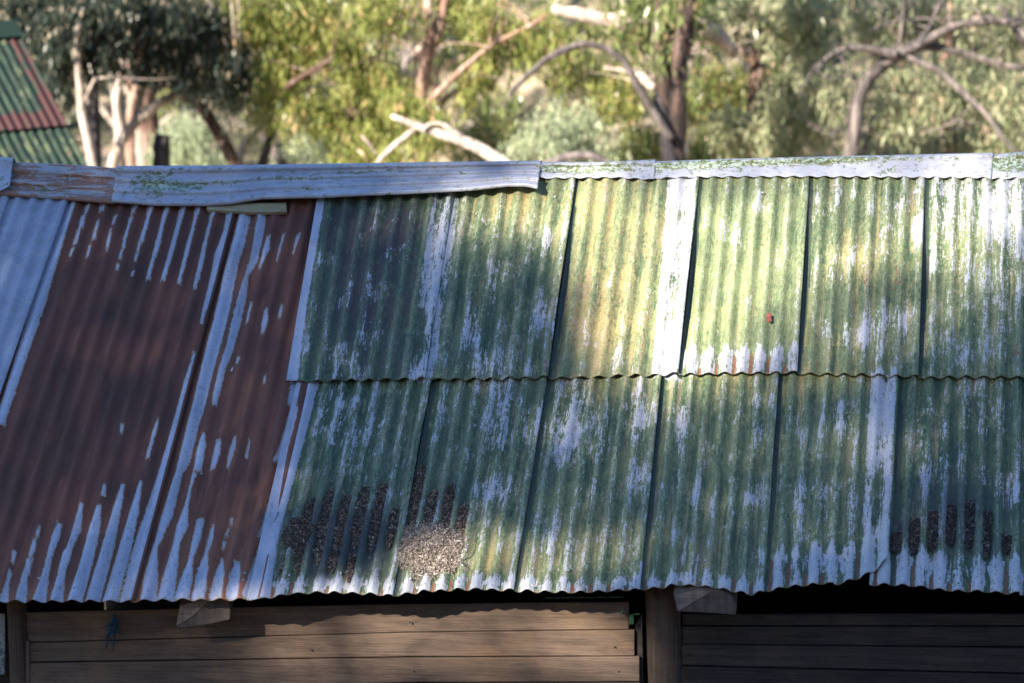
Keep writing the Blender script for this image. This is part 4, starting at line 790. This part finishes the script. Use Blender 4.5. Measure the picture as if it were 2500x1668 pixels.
# right side: spreading dead gum with grey foliage
tree('gum_tree', 'spreading bare-limbed gum with pinkish-grey crossing branches at the right', 'gum tree',
     [([(2060, 480), (2085, 330), (2100, 220), (2150, 160), (2200, 130), (2260, 100), (2330, 62), (2420, 50), (2560, 60)], [40, 34, 30, 30, 34, 22, 20, 18, 14], 0),
      ([(2190, 135), (2120, 118), (2060, 115), (2020, 140), (1985, 170), (1950, 230)], [30, 20, 16, 13, 10, 6], -.3), ([(2180, 120), (2280, 112), (2370, 135), (2450, 160), (2560, 170)], [22, 20, 16, 16, 10], .3),
      ([(2215, 140), (2290, 170), (2350, 225), (2410, 280), (2450, 340), (2500, 390), (2540, 430)], [14, 16, 16, 13, 10, 8, 6], -.6), ([(2200, 140), (2240, 100), (2275, 60), (2290, 10), (2350, -40)], [16, 12, 9, 7, 5], .1),
      ([(2190, 130), (2200, 80), (2205, 30), (2215, -60)], [12, 9, 8, 6], .0), ([(2110, 210), (2070, 180), (2030, 200), (1980, 160)], [9, 7, 6, 4], .4), ([(2330, 64), (2400, 40), (2480, 60), (2520, 110)], [12, 12, 14, 12], -.4),
      ([(2120, 75), (2180, 55), (2250, 45), (2330, 50)], [7, 7, 7, 6], .2), ([(2150, 165), (2080, 230), (2070, 290), (2040, 330)], [7, 6, 5, 4], .2), ([(2380, 250), (2330, 300), (2240, 330)], [5, 5, 4], .2), ([(2440, 10), (2470, 60), (2500, 110)], [14, 16, 16], -.2)],
     [(2060, 240, 60, 60, 500, .5), (2320, 230, 110, 60, 2000, .7), (2460, 250, 80, 60, 1500, .6), (2200, 300, 70, 50, 700, .6), (2400, 20, 90, 40, 1000, .6)], 17.6, 'grey', 'grey', extra=8, top=9, seed=50, twigs=50)
tree('gum_tree', 'tall dark-trunked gum with hazy grey-green leaves right of the forked trunk', 'gum tree',
     [([(1840, 480), (1846, 390), (1842, 250), (1848, 160), (1856, 60), (1868, -60)], [44, 40, 38, 36, 34, 28], 0), ([(1850, 160), (1810, 130), (1790, 60), (1760, 0)], [14, 12, 10, 8], -.1), ([(1846, 230), (1900, 260), (1930, 330), (1935, 400)], [14, 12, 10, 10], .1)],
     [(1900, 60, 70, 60, 1700, -.4), (1980, 30, 70, 50, 1300, -.3), (1980, 110, 60, 50, 900, -.2), (1870, 330, 60, 50, 1500, -.5), (1930, 270, 70, 60, 1600, -.4), (2000, 300, 60, 50, 1000, -.2), (1960, 200, 60, 50, 1100, -.2), (1780, 30, 50, 40, 700, -.3), (1780, 330, 50, 50, 900, -.2), (1900, 380, 70, 30, 900, -.4)], 19.0, 'brown', 'grey', extra=9, top=9, seed=52)
tree('gum_tree', 'leafy grey-green gum filling the far right behind the crossing branches', 'gum tree',
     [([(2330, 480), (2320, 390), (2325, 300), (2300, 200), (2320, 60), (2330, -60)], [34, 30, 28, 22, 20, 16], 0), ([(2090, 420), (2110, 340), (2150, 300), (2200, 300)], [30, 26, 20, 12], .4)],
     [(2150, 40, 90, 60, 2200), (2280, 40, 90, 60, 2200, .4), (2420, 130, 90, 70, 2200, .3), (2470, 40, 60, 50, 1200), (2460, 340, 60, 50, 1300), (2380, 350, 70, 40, 1500), (2230, 230, 80, 60, 1500), (2240, 370, 80, 30, 1300), (2150, 220, 60, 60, 900), (2110, 370, 50, 30, 600), (2400, 210, 80, 60, 1700)], 21.0, 'pink', 'grey', extra=9, top=10, seed=54)
# shrubs
for k, (px, py, rx, ry, n, Y, leaf, lab) in enumerate([(1370, 330, 100, 34, 1300, 17.2, 'pale', 'fluffy pale green shrub behind the narrow mossy ridge cap'), (1760, 230, 60, 60, 1600, 22, 'yellow', 'yellow-green sunlit shrub between the forked gum and the dark trunk'),
    (1760, 360, 70, 40, 1500, 20.5, 'mid', 'dull green shrub low between the two big right-hand trunks'), (460, 350, 60, 50, 1600, 23, 'pale', 'pale green shrub in the gap right of the dark stump'), (1560, 370, 60, 40, 900, 18.6, 'mid', 'olive shrub at the foot of the forked gum'),
    (760, 350, 50, 50, 900, 21.5, 'pale', 'pale shrub under the yellow-green gum'), (1200, 330, 60, 60, 1200, 21, 'mid', 'olive shrub beyond the bleached fallen branch')]):
    tree('shrub', lab, 'shrub', [], [(px, py, rx, ry, n*1.5), (px-60, py+35, rx*.8, ry*.7, int(n*.5)), (px+70, py+45, rx*.9, ry*.7, int(n*.5)), (px-20, py-40, rx*.3, ry*.5, int(n*.18)), (px+45, py-25, rx*.4, ry*.4, int(n*.18))], Y, 'grey', leaf, seed=60+k, size=.045, twigs=0)
# far bush: whole gums on the hillside, copies of three builds
def far_gum(seed, leaf, bark):
    g = np.random.default_rng(seed); t = thing('far_gum', (0, 0, 0), 'x', 'gum tree'); parts = []; cl = []
    parts.append(tube([(0, 0, -.3), (.1, 0, 1.5), (.25, .1, 3.2), (.2, 0, 5.5)], [.20, .17, .14, .08], 9, .08, seed))
    for k in range(12):
        a = k*2.4+g.uniform(0, .6); z0 = .8+k*.36; r_ = g.uniform(.9, 2.2); c = np.array((r_*math.cos(a), r_*math.sin(a), z0+g.uniform(.6, 1.6)))
        parts.append(tube([(.1, 0, z0), c*np.array((.5, .5, 1))-np.array((0, 0, .35)), c], [.07, .05, .015], 6, .08, k)); cl.append((c+np.array((0, 0, .5)), (.8, .8, .6), 340)); (k % 3 == 0) and cl.append((c+np.array((g.uniform(-.6, .6), g.uniform(-.6, .6), -.5)), (.4, .4, .6), 120))
    v, f = join(parts); mesh('trunk', v, f, BK[bark], t); V, F, r = leaves(cl, g, .085, .26); mesh('crown', V, F, LV[leaf], t, {'rnd': ('FLOAT', r)}, smooth=False); return t
protos = [far_gum(71, 'mid', 'pale'), far_gum(72, 'grey', 'pink'), far_gum(73, 'dark', 'brown')]; used = [0, 0, 0]
spots = [(-19, 30, 1, 0), (-22, 38, 2, 1), (-26, 33, 0, 2), (-19, 46, 3, 0), (-30, 45, 4, 1), (-24, 54, 1, 0), (12, 40, 2, 0), (14, 32, 3, 2), (17, 46, 0, 1), (21, 37, 4, 0), (13, 55, 1, 1), (25, 50, 2, 2), (-35, 36, 3, 0), (-9, 62, 0, 1), (5, 64, 2, 0), (-20, 66, 5, 2), (-6.6, 30, 1, 0), (1.9, 28.5, 2, 2), (-9.5, 27, 0, 2), (-11.5, 33, 2, 0), (-2.6, 31, 4, 0), (-7.5, 37, 5, 1), (-1.2, 27, 0, 0), (.6, 34, 1, 1), (-3.6, 39, 4, 2), (2.2, 40, 5, 0), (4.8, 36, 0, 1), (-13.5, 41, 1, 2), (-10.2, 45, 2, 0), (6.4, 43, 3, 1), (-.5, 46, 4, 1), (-5.6, 48, 5, 0), (3.9, 51, 1, 2), (9, 33, 2, 1), (-16, 35, 3, 2), (8.5, 50, 4, 0), (-14, 54, 0, 1), (-1.5, 57, 1, 0)]
for (x, y, a, k) in spots:
    src = protos[k]
    if used[k] == 0: t = src
    else:
        t = src.copy(); link(t)
        for ch in src.children: c2 = ch.copy(); link(c2, t)
    used[k] += 1; s_ = 1+.12*math.sin(x*3+y); t.location = (x, y, float(ground_z(np.array(float(x)), np.array(float(y))))); t.rotation_euler = (0, 0, a*1.05+x); t.scale = (s_, s_, s_)
    t['label'] = ['olive leafed gum on the hillside behind the nearer trees', 'grey-green gum on the hillside behind the nearer trees', 'dark leafed gum on the hillside behind the nearer trees'][k]; t['group'] = ['olive gums on the hillside', 'grey-green gums on the hillside', 'dark gums on the hillside'][k]

# ------------------------------------------------------------------ the green roofed hut at the left
def hut():
    al = R(45); be = R(42); p0 = PY(38, 66, 10.2)
    e = np.array((math.cos(al), math.sin(al), 0)); d = np.array((math.sin(al)*math.cos(be), -math.cos(al)*math.cos(be), -math.sin(be))); n = np.cross(e, d); n = n if n[2] > 0 else -n
    t = thing('green_roofed_hut', (p0[0]-2, p0[1], 0), 'hut with a steep red and green corrugated roof at the left edge', 'hut')
    g = G('red_green_roof', .55, .4); v = g.attr('suv'); n1 = g.noise(v, (22, 5, 1), 4, .6, .4); n2 = g.noise(v, (7, 5, 1), 3, .6); Rr = g.attr('red', 'Fac')
    c = g.mix(g.ss(n1, .3, .7), (.012, .026, .017), (.026, .052, .030)); c = g.mix(g.ss(g.add(n2, g.cen(n1, .6)), .6, .75, 0, .7), c, (.10, .12, .06)); c = g.mix(g.ss(g.add(Rr, g.cen(n1, .6), g.cen(n2, .7)), .4, .65), c, (.065, .024, .022)); c = g.mix(g.ss(g.noise(v, (40, 14, 1), 5, .7, .6, (8, 8, 0)), .5, .95, 0, .7), c, (.045, .045, .035)); m = g.out(c)
    def run(v0, v1, off, nm):
        W_ = 4.2; nc, nr = int(W_/.0762*10), 30; s, q = np.meshgrid(np.linspace(-W_, 0, nc+1), np.linspace(v0, v1, nr+1))
        V = p0+e*s[..., None]+d*q[..., None]+n*(off+.008*np.cos(2*np.pi*s/.0762))[..., None]
        red = .9*np.exp(-((q-1.02)/.12)**2)+.55*np.exp(-((s+.06)/.09)**2)*(q > .05)+.25*np.exp(-((s+.42)/.06)**2-((q-.55)/.2)**2)+.1
        if nm == 'lower': red = red*.4
        i = np.arange(nr)[:, None]*(nc+1)+np.arange(nc)[None]; F = np.stack([i, i+nc+1, i+nc+2, i+1], -1).reshape(-1, 4)
        o = mesh('roof_sheet', V.reshape(-1, 3), F, m, t, {'suv': ('FLOAT_VECTOR', np.stack([s, q, 0*s], -1).reshape(-1, 3)), 'red': ('FLOAT', red.ravel())}); so = o.modifiers.new('thickness', 'SOLIDIFY'); so.thickness = .002; so.offset = -1
    run(-.03, 1.10, .0, 'upper'); run(1.05, 2.2, -.02, 'lower')
    # back slope, ridge cap, verge flashing, walls
    d2 = np.array((-d[0], -d[1], d[2])); L0 = p0-e*4.2
    v, f = prism([p0, L0, L0+d2*2.2, p0+d2*2.2], (0, 0, -.01)); mesh('back_slope', v, f, M_green, t, smooth=False)
    up_ = np.array((0, 0, .035)); cp = [p0+e*.02+up_, L0+up_]
    q = [(p0+e*.015+d*.13+n*.025), p0+e*.015+up_*1.6, p0+e*.015+d2*.13+np.array((0, 0, .03))]; v, f = prism(q, -e*4.2); mesh('ridge_cap', v, f, m, t, {'red': ('FLOAT', np.zeros(len(v)))}, smooth=False)
    gd = thing  # walls
    A_, B_, C_, D_ = p0+d*2.0, p0+d2*2.0, L0+d2*2.0, L0+d*2.0
    cen = (A_+B_+C_+D_)/4; wl = []
    for P_, Q_ in ((A_, B_), (B_, C_), (C_, D_), (D_, A_)):
        P_, Q_ = [x+(cen-x)*.08 for x in (P_, Q_)]; k = (cen-(P_+Q_)/2); k[2] = 0; k = k/np.linalg.norm(k)*.05
        wl.append(prism([(P_[0], P_[1], -.2), (Q_[0], Q_[1], -.2), (Q_[0], Q_[1], Q_[2]), (P_[0], P_[1], P_[2])], k))
    for X in (p0-e*.30, L0+e*.30): wl.append(prism([X+d*1.8-n*.03, X+d2*1.8-np.array((0, 0, .03)), X-np.array((0, 0, .06))], -e*.04))
    v, f = join(wl); mesh('wall', v, f, M_dark, t, smooth=False)
hut()

# ------------------------------------------------------------------ tall gum behind the camera that shades the shed
LIT = [(2450, 480, 120, 110, .3), (1650, 830, 115, 150, 1.15), (1640, 640, 240, 200, .65), (1260, 520, 200, 75, .9), (1470, 560, 140, 140, .45), (1900, 620, 270, 190, .68), (2350, 560, 290, 180, .72), (1480, 830, 90, 110, .35), (1800, 830, 130, 80, .35), (2080, 860, 140, 70, .25),
       (1075, 1370, 90, 60, .9), (1230, 1370, 120, 60, .60), (900, 1430, 140, 26, .45), (1450, 1370, 120, 60, .25), (1750, 1150, 200, 90, .16), (2050, 1050, 200, 90, .18), (1450, 1050, 150, 90, .14), (2000, 410, 400, 22, .35), (1450, 415, 150, 25, .4)]
LITW = [(760, 1530, 130, 40, .75), (1000, 1530, 160, 50, .8), (1300, 1545, 210, 60, .9), (1480, 1600, 90, 90, .7), (780, 1620, 140, 60, .5), (1000, 1640, 90, 40, .3), (1250, 1650, 160, 50, .5), (1600, 1620, 60, 60, .35), (470, 1500, 50, 25, .5)]
def shade_tree():
    g = np.random.default_rng(77); S_ = np.array(SUN); dist = 27.
    foot = ORI+np.array((.1, .5, .5)); C0 = foot+S_*dist
    e1 = np.cross(S_, (0, 0, 1)); e1 /= np.linalg.norm(e1); e2 = np.cross(e1, S_); e2 = e2 if e2[2] > 0 else -e2
    n = 80000; a = g.uniform(-4.6, 4.6, n); b = g.uniform(-3.3, 3.0, n); P = C0+e1*a[:, None]+e2*b[:, None]+S_*g.uniform(-1.6, 1.6, n)[:, None]
    keep = (a/4.6)**2+(b/3.3)**2 < 1.0+g.normal(0, .08, n)
    t = ((ORI-P) @ NRM)/(-(S_ @ NRM)); H = P-S_*t[:, None]; v = (H-ORI) @ UPS; X, Y = proj(H)
    t2 = (WY-P[:, 1])/(-S_[1]); H2 = P-S_*t2[:, None]; X2, Y2 = proj(H2)
    lit = sum(k*np.exp(-((X-x)/rx)**2-((Y-y)/ry)**2) for x, y, rx, ry, k in LIT); litw = sum(k*np.exp(-((X2-x)/rx)**2-((Y2-y)/ry)**2) for x, y, rx, ry, k in LITW)
    l = np.where(v > -.02, lit, litw); l = np.clip(l*1.25, 0, 1)
    keep &= g.uniform(0, 1, n) > l**.4
    P = P[keep]; n = len(P)
    a_ = g.standard_normal((n, 3))*.6+np.array((0, 0, -1.)); a_ /= np.linalg.norm(a_, axis=1)[:, None]; b_ = np.cross(a_, S_+g.standard_normal((n, 3))*.5); b_ /= np.linalg.norm(b_, axis=1)[:, None]
    L = .085*g.uniform(.7, 1.3, n)[:, None]; W_ = L*.33; V = np.stack([P-a_*L, P+b_*W_, P+a_*L, P-b_*W_], 1).reshape(-1, 3)
    gz_ = float(ground_z(np.array(C0[0]), np.array(C0[1]))); t_ = thing('tall_gum', (C0[0]+S_[0]*1.5, C0[1]+S_[1]*1.5, gz_), 'tall gum behind the viewpoint whose crown shades the shed', 'gum tree')
    mesh('crown', V, np.arange(4*n).reshape(n, 4), mat_leaf('shade_leaves', (.03, .045, .015), (.06, .08, .02), (.08, .06, .03), .08), t_, {'rnd': ('FLOAT', np.repeat(g.uniform(0, 1, n), 4))}, smooth=False)
    b0 = np.array(t_.location); c = C0+S_*1.5; parts = [tube([b0-np.array((0, 0, .3)), b0+np.array((.3, 0, 4)), c-e2*3.4], [.42, .34, .24], 12, .05, 1)]
    for k in range(9):
        an = -1.25+k*.31; tip = c+e1*4.0*math.sin(an)+e2*(2.2*math.cos(an)-.9); parts.append(tube([c-e2*3.5, c-e2*2.2+e1*1.6*math.sin(an), tip], [.10, .05, .012], 7, .06, k))
    v_, f_ = join(parts); mesh('trunk', v_, f_, BK['grey'], t_)
shade_tree()
